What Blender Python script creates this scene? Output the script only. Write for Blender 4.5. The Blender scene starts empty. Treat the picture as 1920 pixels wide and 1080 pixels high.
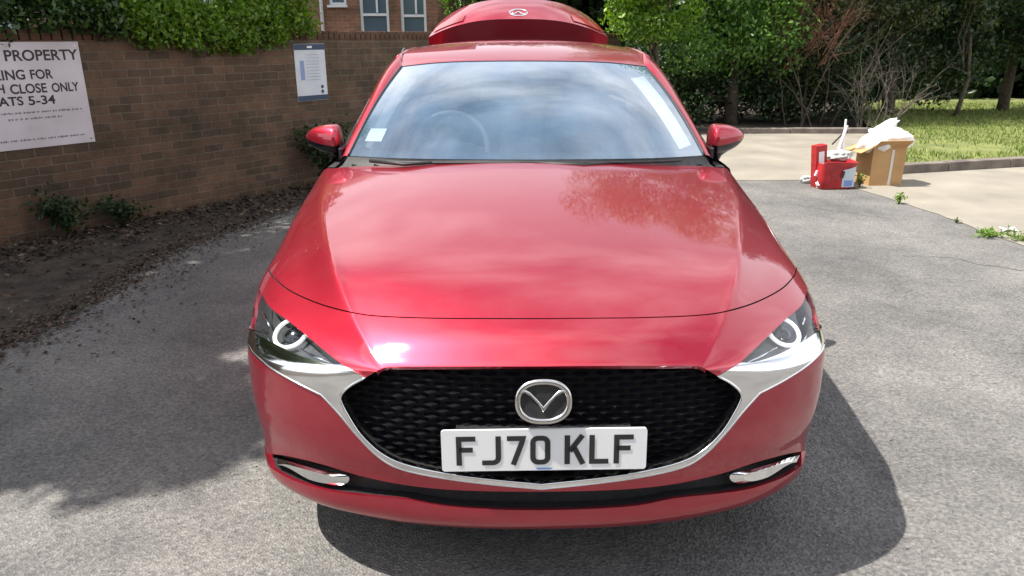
import bpy, bmesh, math, random
import numpy as np
from mathutils import Vector, Matrix
from mathutils.geometry import delaunay_2d_cdt
R = math.radians
rng = np.random.default_rng(7)
random.seed(7)
scene = bpy.context.scene
col = scene.collection

# ------------------------------------------------------------------ camera
F_PX, PITCH = 1380.0, 18.8
CAM = Vector((-0.082, -1.60, 1.46))
cd = bpy.data.cameras.new('camera'); cam = bpy.data.objects.new('camera', cd); col.objects.link(cam)
cd.sensor_width = 36.0; cd.lens = 36.0 * F_PX / 1920.0
cd.clip_start = 0.05; cd.clip_end = 400
cam.location = CAM
cam.rotation_euler = (R(90 - PITCH), 0, R(-0.2))
scene.camera = cam

# ------------------------------------------------------------------ light
SUN = Vector((-0.57, -0.06, 1.0)).normalized()        # towards the sun
sun_el = math.asin(SUN.z)
world = bpy.data.worlds.new('World'); scene.world = world; world.use_nodes = True
nt = world.node_tree; nt.nodes.clear()
def N(nt, t, **kw):
    n = nt.nodes.new(t)
    for k, v in kw.items():
        if k in n.inputs.keys(): n.inputs[k].default_value = v
        else: setattr(n, k, v)
    return n
out = N(nt, 'ShaderNodeOutputWorld'); bg = N(nt, 'ShaderNodeBackground')
sky = N(nt, 'ShaderNodeTexSky', sky_type='NISHITA', sun_disc=False)
sky.sun_elevation = sun_el; sky.sun_rotation = math.atan2(SUN.x, SUN.y)
sky.air_density = 1.0; sky.dust_density = 1.5
tc = N(nt, 'ShaderNodeTexCoord'); mp = N(nt, 'ShaderNodeMapping'); mp.inputs['Scale'].default_value = (1.5, 1.5, 3.2)
mp.inputs['Location'].default_value = (0.3, 0.9, 0.2)
nz = N(nt, 'ShaderNodeTexNoise'); nz.inputs['Scale'].default_value = 1.5; nz.inputs['Detail'].default_value = 8; nz.inputs['Roughness'].default_value = .55
rp = N(nt, 'ShaderNodeValToRGB'); rp.color_ramp.elements[0].position = .34; rp.color_ramp.elements[1].position = .64
mx = N(nt, 'ShaderNodeMix', data_type='RGBA'); mx.inputs['B'].default_value = (15.0, 15.2, 15.8, 1)
L = nt.links.new
L(tc.outputs['Generated'], mp.inputs['Vector']); L(mp.outputs[0], nz.inputs['Vector']); L(nz.outputs[0], rp.inputs[0])
sz = N(nt, 'ShaderNodeSeparateXYZ'); hz_ = N(nt, 'ShaderNodeMapRange'); hz_.inputs['From Min'].default_value = .30; hz_.inputs['From Max'].default_value = .78; hz_.inputs['To Min'].default_value = .8; hz_.inputs['To Max'].default_value = .0
mxm = N(nt, 'ShaderNodeMath', operation='MAXIMUM'); L(tc.outputs['Generated'], sz.inputs[0]); L(sz.outputs['Z'], hz_.inputs[0]); L(hz_.outputs[0], mxm.inputs[0]); L(rp.outputs[0], mxm.inputs[1]); L(mxm.outputs[0], mx.inputs['Factor']); L(sky.outputs[0], mx.inputs['A']); L(mx.outputs['Result'], bg.inputs[0])
bg.inputs[1].default_value = 0.068
L(bg.outputs[0], out.inputs[0])
sd = bpy.data.lights.new('sun', 'SUN'); so = bpy.data.objects.new('sun', sd); col.objects.link(so)
sd.energy = 4.9; sd.angle = R(0.6); sd.color = (1.0, .95, .87)
so.rotation_euler = SUN.to_track_quat('Z', 'Y').to_euler()
scene.view_settings.view_transform = 'Standard'; scene.view_settings.look = 'None'
scene.view_settings.exposure = 0.88; scene.view_settings.gamma = 1
scene.cycles.max_bounces = 8; scene.cycles.transparent_max_bounces = 16

# ------------------------------------------------------------------ helpers
def tag(o, label=None, cat=None, group=None, kind=None):
    if label: o['label'] = label
    if cat: o['category'] = cat
    if group: o['group'] = group
    if kind: o['kind'] = kind
    return o
def empty(name, loc=(0, 0, 0), rz=0):
    o = bpy.data.objects.new(name, None); o.empty_display_size = .1
    col.objects.link(o); o.location = loc; o.rotation_euler.z = rz
    return o
def mesh(name, V, Fc, mat, parent=None, smooth=True, normals=None):
    me = bpy.data.meshes.new(name)
    me.from_pydata([tuple(map(float, v)) for v in V], [], [tuple(int(i) for i in f) for f in Fc])
    if mat: me.materials.append(mat)
    me.polygons.foreach_set('use_smooth', [smooth] * len(me.polygons))
    me.update()
    if normals is not None:
        me.normals_split_custom_set_from_vertices([tuple(map(float, n)) for n in normals])
    o = bpy.data.objects.new(name, me); col.objects.link(o)
    if parent: o.parent = parent
    return o
class MB:
    def __init__(s): s.v = []; s.f = []
    def add(s, V, Fc):
        b = len(s.v); s.v += [tuple(v) for v in V]; s.f += [tuple(i + b for i in f) for f in Fc]; return s
    def box(s, c, d, rot=None, bev=0):
        hx, hy, hz = d[0] / 2, d[1] / 2, d[2] / 2
        M = rot if rot is not None else Matrix.Identity(3)
        c = Vector(c)
        if bev <= 0:
            P = [Vector((x, y, z)) for x in (-hx, hx) for y in (-hy, hy) for z in (-hz, hz)]
            Fc = [(0, 1, 3, 2), (4, 6, 7, 5), (0, 4, 5, 1), (2, 3, 7, 6), (0, 2, 6, 4), (1, 5, 7, 3)]
            return s.add([c + M @ p for p in P], Fc)
        bm = bmesh.new(); bmesh.ops.create_cube(bm, size=1)
        for v in bm.verts: v.co = Vector((v.co.x * d[0], v.co.y * d[1], v.co.z * d[2]))
        bmesh.ops.bevel(bm, geom=bm.edges[:] , offset=bev, segments=2, affect='EDGES', profile=.6)
        V = [c + M @ v.co for v in bm.verts]; bm.verts.index_update()
        Fc = [tuple(v.index for v in f.verts) for f in bm.faces]; bm.free()
        return s.add(V, Fc)
    def tube(s, pts, rads, n=8, caps=True):
        pts = [Vector(p) for p in pts]
        if not hasattr(rads, '__len__'): rads = [rads] * len(pts)
        V = []; Fc = []
        up = Vector((0.13, .21, 1)).normalized(); a = None
        for i, p in enumerate(pts):
            d = (pts[min(i + 1, len(pts) - 1)] - pts[max(i - 1, 0)])
            d = d.normalized() if d.length > 1e-9 else Vector((0, 0, 1))
            if a is None:
                a = d.cross(up)
                if a.length < .1: a = d.cross(Vector((1, 0, 0)))
            a = (a - d * a.dot(d)).normalized()
            b = d.cross(a)
            for k in range(n):
                t = 2 * math.pi * k / n
                V.append(p + (a * math.cos(t) + b * math.sin(t)) * rads[i])
        for i in range(len(pts) - 1):
            for k in range(n):
                k2 = (k + 1) % n
                Fc.append((i * n + k, i * n + k2, (i + 1) * n + k2, (i + 1) * n + k))
        if caps:
            Fc.append(tuple(range(n - 1, -1, -1))); Fc.append(tuple((len(pts) - 1) * n + k for k in range(n)))
        return s.add(V, Fc)
    def grid(s, P, close_u=False):
        P = np.asarray(P); m, n = P.shape[:2]
        Fc = []
        for i in range(m - 1):
            for j in range(n - 1 if not close_u else n):
                j2 = (j + 1) % n
                Fc.append((i * n + j, i * n + j2, (i + 1) * n + j2, (i + 1) * n + j))
        return s.add([tuple(p) for p in P.reshape(-1, 3)], Fc)
    def prism(s, poly, fn, t0, t1):
        """polygon (2D) extruded between t0,t1; fn(x,y,t)->3D"""
        n = len(poly)
        V = [fn(x, y, t0) for x, y in poly] + [fn(x, y, t1) for x, y in poly]
        Fc = [tuple(range(n - 1, -1, -1)), tuple(range(n, 2 * n))] + [(i, (i + 1) % n, n + (i + 1) % n, n + i) for i in range(n)]
        return s.add(V, Fc)
    def build(s, name, mat, parent=None, smooth=False):
        return mesh(name, s.v, s.f, mat, parent, smooth)

# ------------------------------------------------------------------ materials
def mat(name, base=(.5, .5, .5), rough=.5, metal=0, coat=0, coat_rough=.05, spec=.5, emis=None, es=0, alpha=1, ior=None):
    m = bpy.data.materials.new(name); m.use_nodes = True
    b = m.node_tree.nodes['Principled BSDF']
    b.inputs['Base Color'].default_value = (*base, 1)
    b.inputs['Roughness'].default_value = rough; b.inputs['Metallic'].default_value = metal
    b.inputs['Coat Weight'].default_value = coat; b.inputs['Coat Roughness'].default_value = coat_rough
    b.inputs['Specular IOR Level'].default_value = spec
    if ior: b.inputs['IOR'].default_value = ior
    if emis: b.inputs['Emission Color'].default_value = (*emis, 1); b.inputs['Emission Strength'].default_value = es
    return m
def bsdf(m): return m.node_tree.nodes['Principled BSDF']
def noisy(m, c1, c2, scale=5, detail=6, bump=0, bscale=None, rough=None, pos=(.35, .65), coord='Object', bdist=.01):
    nt = m.node_tree; b = bsdf(m)
    tc = N(nt, 'ShaderNodeTexCoord'); nz = N(nt, 'ShaderNodeTexNoise'); nz.inputs['Scale'].default_value = scale; nz.inputs['Detail'].default_value = detail
    rp = N(nt, 'ShaderNodeValToRGB'); rp.color_ramp.elements[0].position = pos[0]; rp.color_ramp.elements[1].position = pos[1]
    rp.color_ramp.elements[0].color = (*c1, 1); rp.color_ramp.elements[1].color = (*c2, 1)
    nt.links.new(tc.outputs[coord], nz.inputs['Vector']); nt.links.new(nz.outputs[0], rp.inputs[0]); nt.links.new(rp.outputs[0], b.inputs['Base Color'])
    if bump:
        n2 = N(nt, 'ShaderNodeTexNoise'); n2.inputs['Scale'].default_value = bscale or scale * 4; n2.inputs['Detail'].default_value = 5
        bp = N(nt, 'ShaderNodeBump'); bp.inputs['Strength'].default_value = bump; bp.inputs['Distance'].default_value = bdist
        nt.links.new(tc.outputs[coord], n2.inputs['Vector']); nt.links.new(n2.outputs[0], bp.inputs['Height']); nt.links.new(bp.outputs[0], b.inputs['Normal'])
    return m
def leafmat(name, c1, c2, c3=None, trans=.35, rough=.45):
    m = bpy.data.materials.new(name); m.use_nodes = True; nt = m.node_tree; b = bsdf(m)
    g = N(nt, 'ShaderNodeNewGeometry'); rp = N(nt, 'ShaderNodeValToRGB')
    rp.color_ramp.elements[0].color = (*c1, 1); rp.color_ramp.elements[1].color = (*c2, 1)
    if c3:
        e = rp.color_ramp.elements.new(.9); e.color = (*c2, 1); rp.color_ramp.elements[-1].color = (*c3, 1)
    nt.links.new(g.outputs['Random Per Island'], rp.inputs[0]); nt.links.new(rp.outputs[0], b.inputs['Base Color'])
    b.inputs['Roughness'].default_value = rough
    tr = N(nt, 'ShaderNodeBsdfTranslucent'); ms = N(nt, 'ShaderNodeMixShader'); ms.inputs[0].default_value = trans
    hs = N(nt, 'ShaderNodeHueSaturation'); hs.inputs['Value'].default_value = 1.6; hs.inputs['Saturation'].default_value = 1.1
    nt.links.new(rp.outputs[0], hs.inputs['Color']); nt.links.new(hs.outputs[0], tr.inputs[0])
    o = nt.nodes['Material Output']
    nt.links.new(b.outputs[0], ms.inputs[1]); nt.links.new(tr.outputs[0], ms.inputs[2]); nt.links.new(ms.outputs[0], o.inputs[0])
    return m
def glassmat(name, tint, dust_sheen=0.0, dust_sheen_col=(.6, .65, .7), rough=.0, spec_boost=1.0):
    m = bpy.data.materials.new(name); m.use_nodes = True; nt = m.node_tree; nt.nodes.clear()
    o = N(nt, 'ShaderNodeOutputMaterial'); tr = N(nt, 'ShaderNodeBsdfTransparent'); tr.inputs[0].default_value = (*tint, 1)
    gl = N(nt, 'ShaderNodeBsdfGlossy'); gl.inputs['Roughness'].default_value = rough
    fr = N(nt, 'ShaderNodeFresnel'); fr.inputs[0].default_value = 1.55; gm = N(nt, 'ShaderNodeNewGeometry'); im = N(nt, 'ShaderNodeMapRange'); im.inputs['To Min'].default_value = 1.55; im.inputs['To Max'].default_value = 1 / 1.55; nt.links.new(gm.outputs['Backfacing'], im.inputs[0]); nt.links.new(im.outputs[0], fr.inputs[0])
    mu = N(nt, 'ShaderNodeMath', operation='MULTIPLY'); mu.inputs[1].default_value = spec_boost; mu.use_clamp = True
    ms = N(nt, 'ShaderNodeMixShader')
    L = nt.links.new
    L(fr.outputs[0], mu.inputs[0]); L(mu.outputs[0], ms.inputs[0]); L(tr.outputs[0], ms.inputs[1]); L(gl.outputs[0], ms.inputs[2])
    last = ms
    if dust_sheen:
        df = N(nt, 'ShaderNodeBsdfDiffuse'); df.inputs[0].default_value = (*dust_sheen_col, 1)
        m2 = N(nt, 'ShaderNodeMixShader')
        tc = N(nt, 'ShaderNodeTexCoord'); nz = N(nt, 'ShaderNodeTexNoise'); nz.inputs['Scale'].default_value = 3.0; nz.inputs['Detail'].default_value = 5
        mr = N(nt, 'ShaderNodeMapRange'); mr.inputs['From Min'].default_value = .3; mr.inputs['From Max'].default_value = .7; mr.inputs['To Min'].default_value = dust_sheen * .6; mr.inputs['To Max'].default_value = dust_sheen * 1.4
        L(tc.outputs['Object'], nz.inputs['Vector']); L(nz.outputs[0], mr.inputs[0]); L(mr.outputs[0], m2.inputs[0])
        L(ms.outputs[0], m2.inputs[1]); L(df.outputs[0], m2.inputs[2]); last = m2
    L(last.outputs[0], o.inputs[0])
    return m

M = {}
# metallic red paint: flake layer under a clear coat, with a thin film of dust
def paintmat():
    m = mat('red_metallic_paint', (.38, .006, .025), .42, .78, 1.0, .03)
    nt = m.node_tree; b = bsdf(m); b.inputs['Coat IOR'].default_value = 1.65
    tc = N(nt, 'ShaderNodeTexCoord')
    nz = N(nt, 'ShaderNodeTexNoise'); nz.inputs['Scale'].default_value = 1400; nz.inputs['Detail'].default_value = 1
    bp = N(nt, 'ShaderNodeBump'); bp.inputs['Strength'].default_value = .10; bp.inputs['Distance'].default_value = .001
    nt.links.new(tc.outputs['Object'], nz.inputs['Vector']); nt.links.new(nz.outputs[0], bp.inputs['Height']); nt.links.new(bp.outputs[0], b.inputs['Normal'])
    n3 = N(nt, 'ShaderNodeTexNoise'); n3.inputs['Scale'].default_value = 6; n3.inputs['Detail'].default_value = 9; n3.inputs['Roughness'].default_value = .7
    mr = N(nt, 'ShaderNodeMapRange'); mr.inputs['From Min'].default_value = .3; mr.inputs['From Max'].default_value = .75; mr.inputs['To Min'].default_value = .02; mr.inputs['To Max'].default_value = .07
    nt.links.new(tc.outputs['Object'], n3.inputs['Vector']); nt.links.new(n3.outputs[0], mr.inputs[0]); nt.links.new(mr.outputs[0], b.inputs['Coat Roughness'])
    df = N(nt, 'ShaderNodeBsdfDiffuse'); df.inputs[0].default_value = (.50, .36, .42, 1); ms = N(nt, 'ShaderNodeMixShader')
    m2 = N(nt, 'ShaderNodeMapRange'); m2.inputs['From Min'].default_value = .3; m2.inputs['From Max'].default_value = .7; m2.inputs['To Min'].default_value = .002; m2.inputs['To Max'].default_value = .022
    nt.links.new(n3.outputs[0], m2.inputs[0]); nt.links.new(m2.outputs[0], ms.inputs[0]); nt.links.new(b.outputs[0], ms.inputs[1]); nt.links.new(df.outputs[0], ms.inputs[2]); nt.links.new(ms.outputs[0], nt.nodes['Material Output'].inputs[0])
    return m
M['paint'] = paintmat()
M['chrome'] = mat('bright_chrome', (.82, .83, .84), .11, 1)
M['satin_chrome'] = mat('satin_chrome', (.62, .60, .58), .22, 1)
M['gloss_black'] = mat('gloss_black_plastic', (.006, .006, .009), .12, 0, .6)
M['black'] = noisy(mat('matt_black_plastic', (.015, .015, .017), .55), (.010, .010, .012), (.022, .022, .024), 60)
M['void'] = mat('dark_cavity', (.006, .006, .007), .9)
M['housing'] = mat('lamp_housing', (.13, .135, .14), .3, .7)
M['ring'] = mat('daylight_ring', (.7, .7, .7), .3, 0, emis=(1, 1, 1), es=.35)
M['cover'] = glassmat('lamp_cover', (.93, .95, .97))
M['windscreen'] = glassmat('windscreen_glass', (.62, .68, .71), .13, (.32, .53, .80), 0, 3.1)  # sky reflection painted as pale blue into the windscreen's diffuse dust layer
M['sideglass'] = glassmat('side_glass', (.62, .68, .68), .04)
M['shaded_trim'] = mat('shaded_pillar_trim', (.16, .17, .18), .8)
M['interior'] = noisy(mat('dark_interior', (.02, .02, .023), .7), (.015, .015, .018), (.03, .03, .035), 30)
M['rubber'] = noisy(mat('tyre_rubber', (.02, .02, .02), .8), (.015, .015, .015), (.03, .03, .03), 40)
M['alloy'] = mat('alloy', (.25, .25, .27), .3, .9)
M['plate'] = noisy(mat('plate_white', (.78, .79, .78), .4), (.74, .75, .76), (.78, .78, .78), 25, pos=(.3, .7))
M['ink'] = mat('black_ink', (.02, .02, .022), .5)
M['paper'] = mat('white_paper', (.85, .87, .86), .6)
M['blue'] = mat('blue_print', (.12, .25, .55), .5)
M['redlens'] = mat('red_lamp_lens', (.25, .01, .012), .1, 0, .5)

# ================================================================== CAR
car = empty('red_car'); car.rotation_euler.z = R(.3)
tag(car, 'dusty metallic red saloon car parked nose-on with its boot lid raised', 'car')

# ---- front shell as a tensor spline: columns centre -> side, rows under lip -> windscreen base
def se(a, n=2.3): return 1 - (1 - min(a, .9999) ** n) ** (1 / n)
FR = [0, .17, .32, .42, .46, .66, .83, .955]
def frow(zc, yc, W, Ln=.50, zs=None, c8z=None, c8y=.57):
    zs = zc if zs is None else zs
    r = []
    for a in FR:
        r.append((W * a, yc + Ln * se(a), zc + (zs - zc) * a ** 1.6))
    r.append((W + .018, c8y, zs if c8z is None else c8z))
    return r
def hrow(c0, c4, c5, c6, c7, c8, k=2.2):
    r = []
    for a in (0, .37, .70, .93):
        y = c0[0] + (c4[1] - c0[0]) * a ** 2.0
        z = c0[1] + (c4[2] - c0[1]) * a ** k
        r.append((c4[0] * a, y, z))
    # just inside the crease: keep the crown a touch proud so the crease reads
    r[3] = (r[3][0], r[3][1], r[3][2] + .0015)
    return r + [c4, c5, c6, c7, c8]
ROWS = [
 frow(.188, .12, .80, .44), frow(.213, .058, .842, .47), frow(.252, .026, .855), frow(.300, .024, .850),
 frow(.358, .030, .857), frow(.42, .020, .862), frow(.50, .018, .867), frow(.58, .024, .869, zs=.565),
 frow(.680, .036, .868, zs=.615, c8z=.60),
 hrow((.052, .704), (.424, .092, .670), (.575, .165, .668), (.725, .285, .668), (.832, .42, .660), (.885, .58, .632)),
 hrow((.098, .741), (.470, .165, .709), (.605, .252, .694), (.762, .385, .688), (.858, .51, .680), (.891, .63, .652)),
 hrow((.175, .776), (.525, .268, .755), (.645, .345, .727), (.788, .475, .712), (.876, .61, .700), (.895, .70, .668)),
 hrow((.35, .835), (.600, .45, .815), (.695, .515, .780), (.812, .61, .752), (.884, .72, .725), (.898, .78, .688)),
 hrow((.60, .887), (.675, .69, .852), (.745, .73, .822), (.832, .80, .789), (.889, .90, .757), (.901, .94, .715)),
 hrow((.90, .937), (.745, .95, .879), (.795, .98, .853), (.856, 1.03, .823), (.893, 1.10, .800), (.903, 1.12, .755)),
 hrow((1.13, .970), (.795, 1.20, .903), (.830, 1.22, .884), (.869, 1.26, .860), (.895, 1.31, .840), (.904, 1.32, .795)),
 hrow((1.30, .992), (.822, 1.52, .935), (.848, 1.55, .931), (.876, 1.58, .917), (.896, 1.60, .890), (.905, 1.60, .845)),
]
half = np.array(ROWS)                      # 17 x 9 x 3
mir = half[:, 1:][:, ::-1].copy(); mir[..., 0] *= -1
CTRL = np.concatenate([mir, half], axis=1) # 17 x 17 x 3
def spline_matrix(n):
    A = np.eye(n); B = np.zeros((n, n))
    for i in range(1, n - 1):
        A[i, i - 1] = 1; A[i, i] = 4; A[i, i + 1] = 1
        B[i, i - 1] = 6; B[i, i] = -12; B[i, i + 1] = 6
    return np.linalg.solve(A, B)
SM = spline_matrix(17)
def basis(t, n=17):
    t = np.clip(np.asarray(t, float), 0, n - 1); i = np.minimum(t.astype(int), n - 2); b = t - i; a = 1 - b
    E = np.eye(n)
    return a[:, None] * E[i] + b[:, None] * E[i + 1] + ((a ** 3 - a)[:, None] * SM[i] + (b ** 3 - b)[:, None] * SM[i + 1]) / 6
def Sf(U, V):
    """U in -8..8, V in 0..16"""
    bu = basis(np.asarray(U) + 8); bv = basis(V)
    return np.einsum('kr,rcx,kc->kx', bv, CTRL, bu)
def Sn(U, V, e=.01):
    U = np.asarray(U, float); V = np.asarray(V, float)
    U2 = np.clip(U, -8 + e, 8 - e); V2 = np.clip(V, e, 16 - e)
    du = Sf(U2 + e, V2) - Sf(U2 - e, V2); dv = Sf(U2, V2 + e) - Sf(U2, V2 - e)
    n = np.cross(du, dv)
    n /= np.linalg.norm(n, axis=1)[:, None] + 1e-12
    return n
ct, st = math.cos(R(PITCH)), math.sin(R(PITCH))
def proj(P):
    """front view of the centre line: half-width and row in photo pixels (measuring aid for outlines)"""
    d = P[:, 1] + 1.60; h = 1.46 - P[:, 2]
    dep = d * ct + h * st
    return np.stack([F_PX * P[:, 0] / dep, 540 - F_PX * (d * st - h * ct) / dep], 1)
gu, gv = np.meshgrid(np.linspace(0, 8, 161), np.linspace(0.3, 16, 315))
gu = gu.ravel(); gv = gv.ravel(); GP = Sf(gu, gv); GN = Sn(gu, gv); GQ = proj(GP)
GC = (GN * (np.array([0, -1.6, 1.46]) - GP)).sum(1) > 0.02
def locate(pts):
    """surface coordinates of measured outline points (half-width px, row px)"""
    res = []
    for hw, v in pts:
        d = ((GQ - (hw, v)) ** 2).sum(1) + np.where(GC, 0, 1e6); k = int(d.argmin()); x = np.array([gu[k], gv[k]])
        for _ in range(12):
            q = proj(Sf([x[0]], [x[1]]))[0]; e = .004
            qa = proj(Sf([x[0] + e], [x[1]]))[0]; qb = proj(Sf([x[0]], [x[1] + e]))[0]
            J = np.array([(qa - q) / e, (qb - q) / e]).T
            try: dx = np.linalg.solve(J + 1e-6 * np.eye(2), np.array([hw, v]) - q)
            except Exception: break
            dx = np.clip(dx, -.25, .25); x = x + dx
            x[0] = min(max(x[0], 0), 7.9); x[1] = min(max(x[1], .05), 15.95)
            if abs(dx).max() < 1e-4: break
        q = proj(Sf([x[0]], [x[1]]))[0]
        if np.hypot(*(q - (hw, v))) > 6: x = np.array([gu[k], gv[k]])
        res.append((float(x[0]), float(x[1])))
    return res
def smooth_line(pts, n=6):
    """Catmull-Rom through 2D points"""
    P = np.array(pts, float); P = np.vstack([2 * P[0] - P[1], P, 2 * P[-1] - P[-2]])
    o = []
    for i in range(1, len(P) - 2):
        p0, p1, p2, p3 = P[i - 1:i + 3]
        for t in np.linspace(0, 1, n, endpoint=False):
            o.append(tuple(.5 * ((2 * p1) + (-p0 + p2) * t + (2 * p0 - 5 * p1 + 4 * p2 - p3) * t * t + (-p0 + 3 * p1 - 3 * p2 + p3) * t ** 3)))
    o.append(tuple(P[-2])); return o
def inside(poly, pts):
    poly = np.array(poly); x, y = pts[:, 0], pts[:, 1]; c = np.zeros(len(pts), bool)
    j = len(poly) - 1
    for i in range(len(poly)):
        xi, yi = poly[i]; xj, yj = poly[j]
        hit = ((yi > y) != (yj > y)) & (x < (xj - xi) * (y - yi) / (yj - yi + 1e-15) + xi); c ^= hit; j = i
    return c
def flip(poly): return [(-x, y) for x, y in poly][::-1]

# ---- measured outlines, all on the right half: (half width, row)
# grille opening, centre top -> corner -> bottom centre
gr_o = [(0, 687), (150, 686.5), (270, 687), (296, 688.5), (312, 696), (329, 706), (352, 718), (369, 732), (375, 747), (362, 775), (338, 812), (302, 846), (258, 868), (180, 886), (90, 898), (0, 907)]
ch_o = [(0, 915.5), (90, 906.5), (184, 894), (263, 876.5), (305, 853), (344, 814), (377, 774), (410, 738)]      # chrome blade outer edge, centre -> wing root
wing_low = [(410, 738), (455, 715), (500, 688), (530, 662), (540, 640)]                                    # chrome wing lower edge
lamp_top = [(345, 703), (374, 681), (420, 641), (463, 603), (497, 576), (510, 552), (518, 532)]
lamp_low = [(374, 684), (402, 682), (447, 668), (492, 645), (530, 622), (539, 612)]
slot_up = [(0, 922), (90, 921), (180, 917), (262, 907), (340, 890), (400, 871), (460, 855), (495, 849), (519, 846)]
slot_lo = [(523, 851), (508, 868), (470, 893), (430, 909), (385, 921), (320, 929), (250, 936), (180, 949), (90, 955), (0, 957)]
shut = [(0, 597.5), (100, 597), (200, 596), (300, 592), (355, 584), (410, 568), (460, 544), (487, 520), (496, 503)]
crs = [(496, 503), (489, 475), (466, 434), (436, 393), (402, 348), (380, 322)]                              # bonnet side edge running back along the wing
def uv(line, n=5, snap0=False):
    return locate(smooth_line(line, n))
G = uv(gr_o, 4); G[0] = (0, G[0][1]); G[-1] = (0, G[-1][1])
CH = uv(ch_o, 4); CH[0] = (0, CH[0][1])
WL = uv(wing_low, 4)
LT = uv(lamp_top, 4); LL = uv(lamp_low, 4)
SU = uv(slot_up, 3); SL = uv(slot_lo, 3); SU = [p for p in SU if p[0] < 6.85] + [(7.6, 2.9)]; SL = [(7.6, 2.75)] + [p for p in SL if p[0] < 6.85]; SU[0] = (0, SU[0][1]); SL[-1] = (0, SL[-1][1])
SH = uv(shut, 5); SH[0] = (0, SH[0][1]); CR = uv(crs, 5)
# closed regions
grille = G + [(-x, y) for x, y in G[-2:0:-1]]
slot = SU + SL; slot = slot + [(-x, y) for x, y in slot[-2:0:-1]]
lamp_end = [(7.55, LT[-1][1] + .0), (7.62, LL[-1][1] + .25)]
lamp = LL + [(max(LL[-1][0] + .15, 7.5), LL[-1][1] + .12), (max(LT[-1][0] + .1, 7.5), LT[-1][1] - .15)] + LT[::-1][:-4]
# the chrome band: from centre bottom outwards, wing, back along the lamp's lower edge, then the grille edge home
gi = int(np.argmax([p[0] for p in G]))
root = min(range(len(G)), key=lambda i: abs(G[i][0] - locate([(331, 707)])[0][0]) + (10 if i > gi else 0))
wing_tail = [(max(WL[-1][0] + .12, 7.45), WL[-1][1] + .05), (max(LL[-1][0] + .13, 7.45), LL[-1][1])]
chrome_r = CH + WL[1:] + wing_tail + LL[::-1] + G[root:]
chrome = chrome_r[:-1]
def dedupe(poly, eps=1e-3):
    o = [poly[0]]
    for p in poly[1:]:
        if abs(p[0] - o[-1][0]) + abs(p[1] - o[-1][1]) > eps: o.append(p)
    if abs(o[0][0] - o[-1][0]) + abs(o[0][1] - o[-1][1]) < eps: o.pop()
    return o
chromeR = dedupe(CH + WL[1:] + wing_tail + LL[::-1] + G[root:])      # right half, closed by the centre line
chrome_full = dedupe(CH + WL[1:] + wing_tail + LL[::-1] + G[root:] + [(-x, y) for x, y in G[root:][::-1]] + [(-x, y) for x, y in LL] + [(-x, y) for x, y in wing_tail[::-1]] + [(-x, y) for x, y in WL[1:][::-1]] + [(-x, y) for x, y in CH[::-1]])
lampR = dedupe(lamp); lampL = dedupe(flip(lampR))
grille = dedupe(grille); slot = dedupe(slot)
# bonnet outline
side = CR
bon_half = SH + side[1:] + [(side[-1][0] - .15, 15.99)]
GAP = .0042
def offset_poly(line, dist):
    """shift a polyline sideways on the surface by a real distance (m)"""
    P = np.array(line); S3 = Sf(P[:, 0], P[:, 1]); o = []
    for i in range(len(P)):
        a, b = max(i - 1, 0), min(i + 1, len(P) - 1)
        t = S3[b] - S3[a]; t /= np.linalg.norm(t) + 1e-9
        n = Sn([P[i, 0]], [P[i, 1]])[0]; d = np.cross(n, t) * dist
        e = .01; su = (Sf([P[i, 0] + e], [P[i, 1]])[0] - S3[i]) / e; sv = (Sf([P[i, 0]], [P[i, 1] + e])[0] - S3[i]) / e
        A = np.stack([su, sv], 1); x, *_ = np.linalg.lstsq(A, d, rcond=None)
        o.append((float(P[i, 0] + x[0]), float(P[i, 1] + x[1])))
    return o
bonline = SH + side[1:]
inn = offset_poly(bonline, GAP / 2); outl = offset_poly(bonline, -GAP / 2)
inn[0] = (0, inn[0][1]); outl[0] = (0, outl[0][1])
gap = inn + outl[::-1]; gap_full = dedupe(inn + outl[::-1] + [(-x, y) for x, y in outl[1:]] + [(-x, y) for x, y in inn[::-1][:-1]])

def cdt_regions(polys, du=.16, dv=.16, box=(-8, 8, 0, 16)):
    """triangulate the surface domain so every outline is a clean edge; returns verts, tris"""
    pts = []; edges = []
    A = lambda p: (pts.append(Vector((p[0], p[1]))), len(pts) - 1)[1]
    for poly in polys:
        idx = [A(p) for p in poly]
        edges += [(idx[i], idx[(i + 1) % len(idx)]) for i in range(len(idx))]
    us = np.linspace(box[0], box[1], int((box[1] - box[0]) / du) + 1); vs = np.linspace(box[2], box[3], int((box[3] - box[2]) / dv) + 1)
    base = np.array([(p.x, p.y) for p in pts])
    for u in us:
        for v in vs:
            if len(base):
                if ((base - (u, v)) ** 2).sum(1).min() < (.22 * du) ** 2: continue
            A((u, v))
    bidx = None
    V2, E2, F2, *_ = delaunay_2d_cdt(pts, edges, [], 0, 1e-7)
    V2 = np.array([(v.x, v.y) for v in V2]); F2 = np.array([f for f in F2 if len(f) == 3])
    return V2, F2
V2, F2 = cdt_regions([grille, slot, lampR, lampL, chrome_full, gap_full])
cen = V2[F2].mean(1)
P3 = Sf(V2[:, 0], V2[:, 1]); N3 = Sn(V2[:, 0], V2[:, 1])
cuts = inside(grille, cen) | inside(slot, cen) | inside(lampR, cen) | inside(lampL, cen) | inside(chrome_full, cen) | inside(gap_full, cen)
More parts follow.
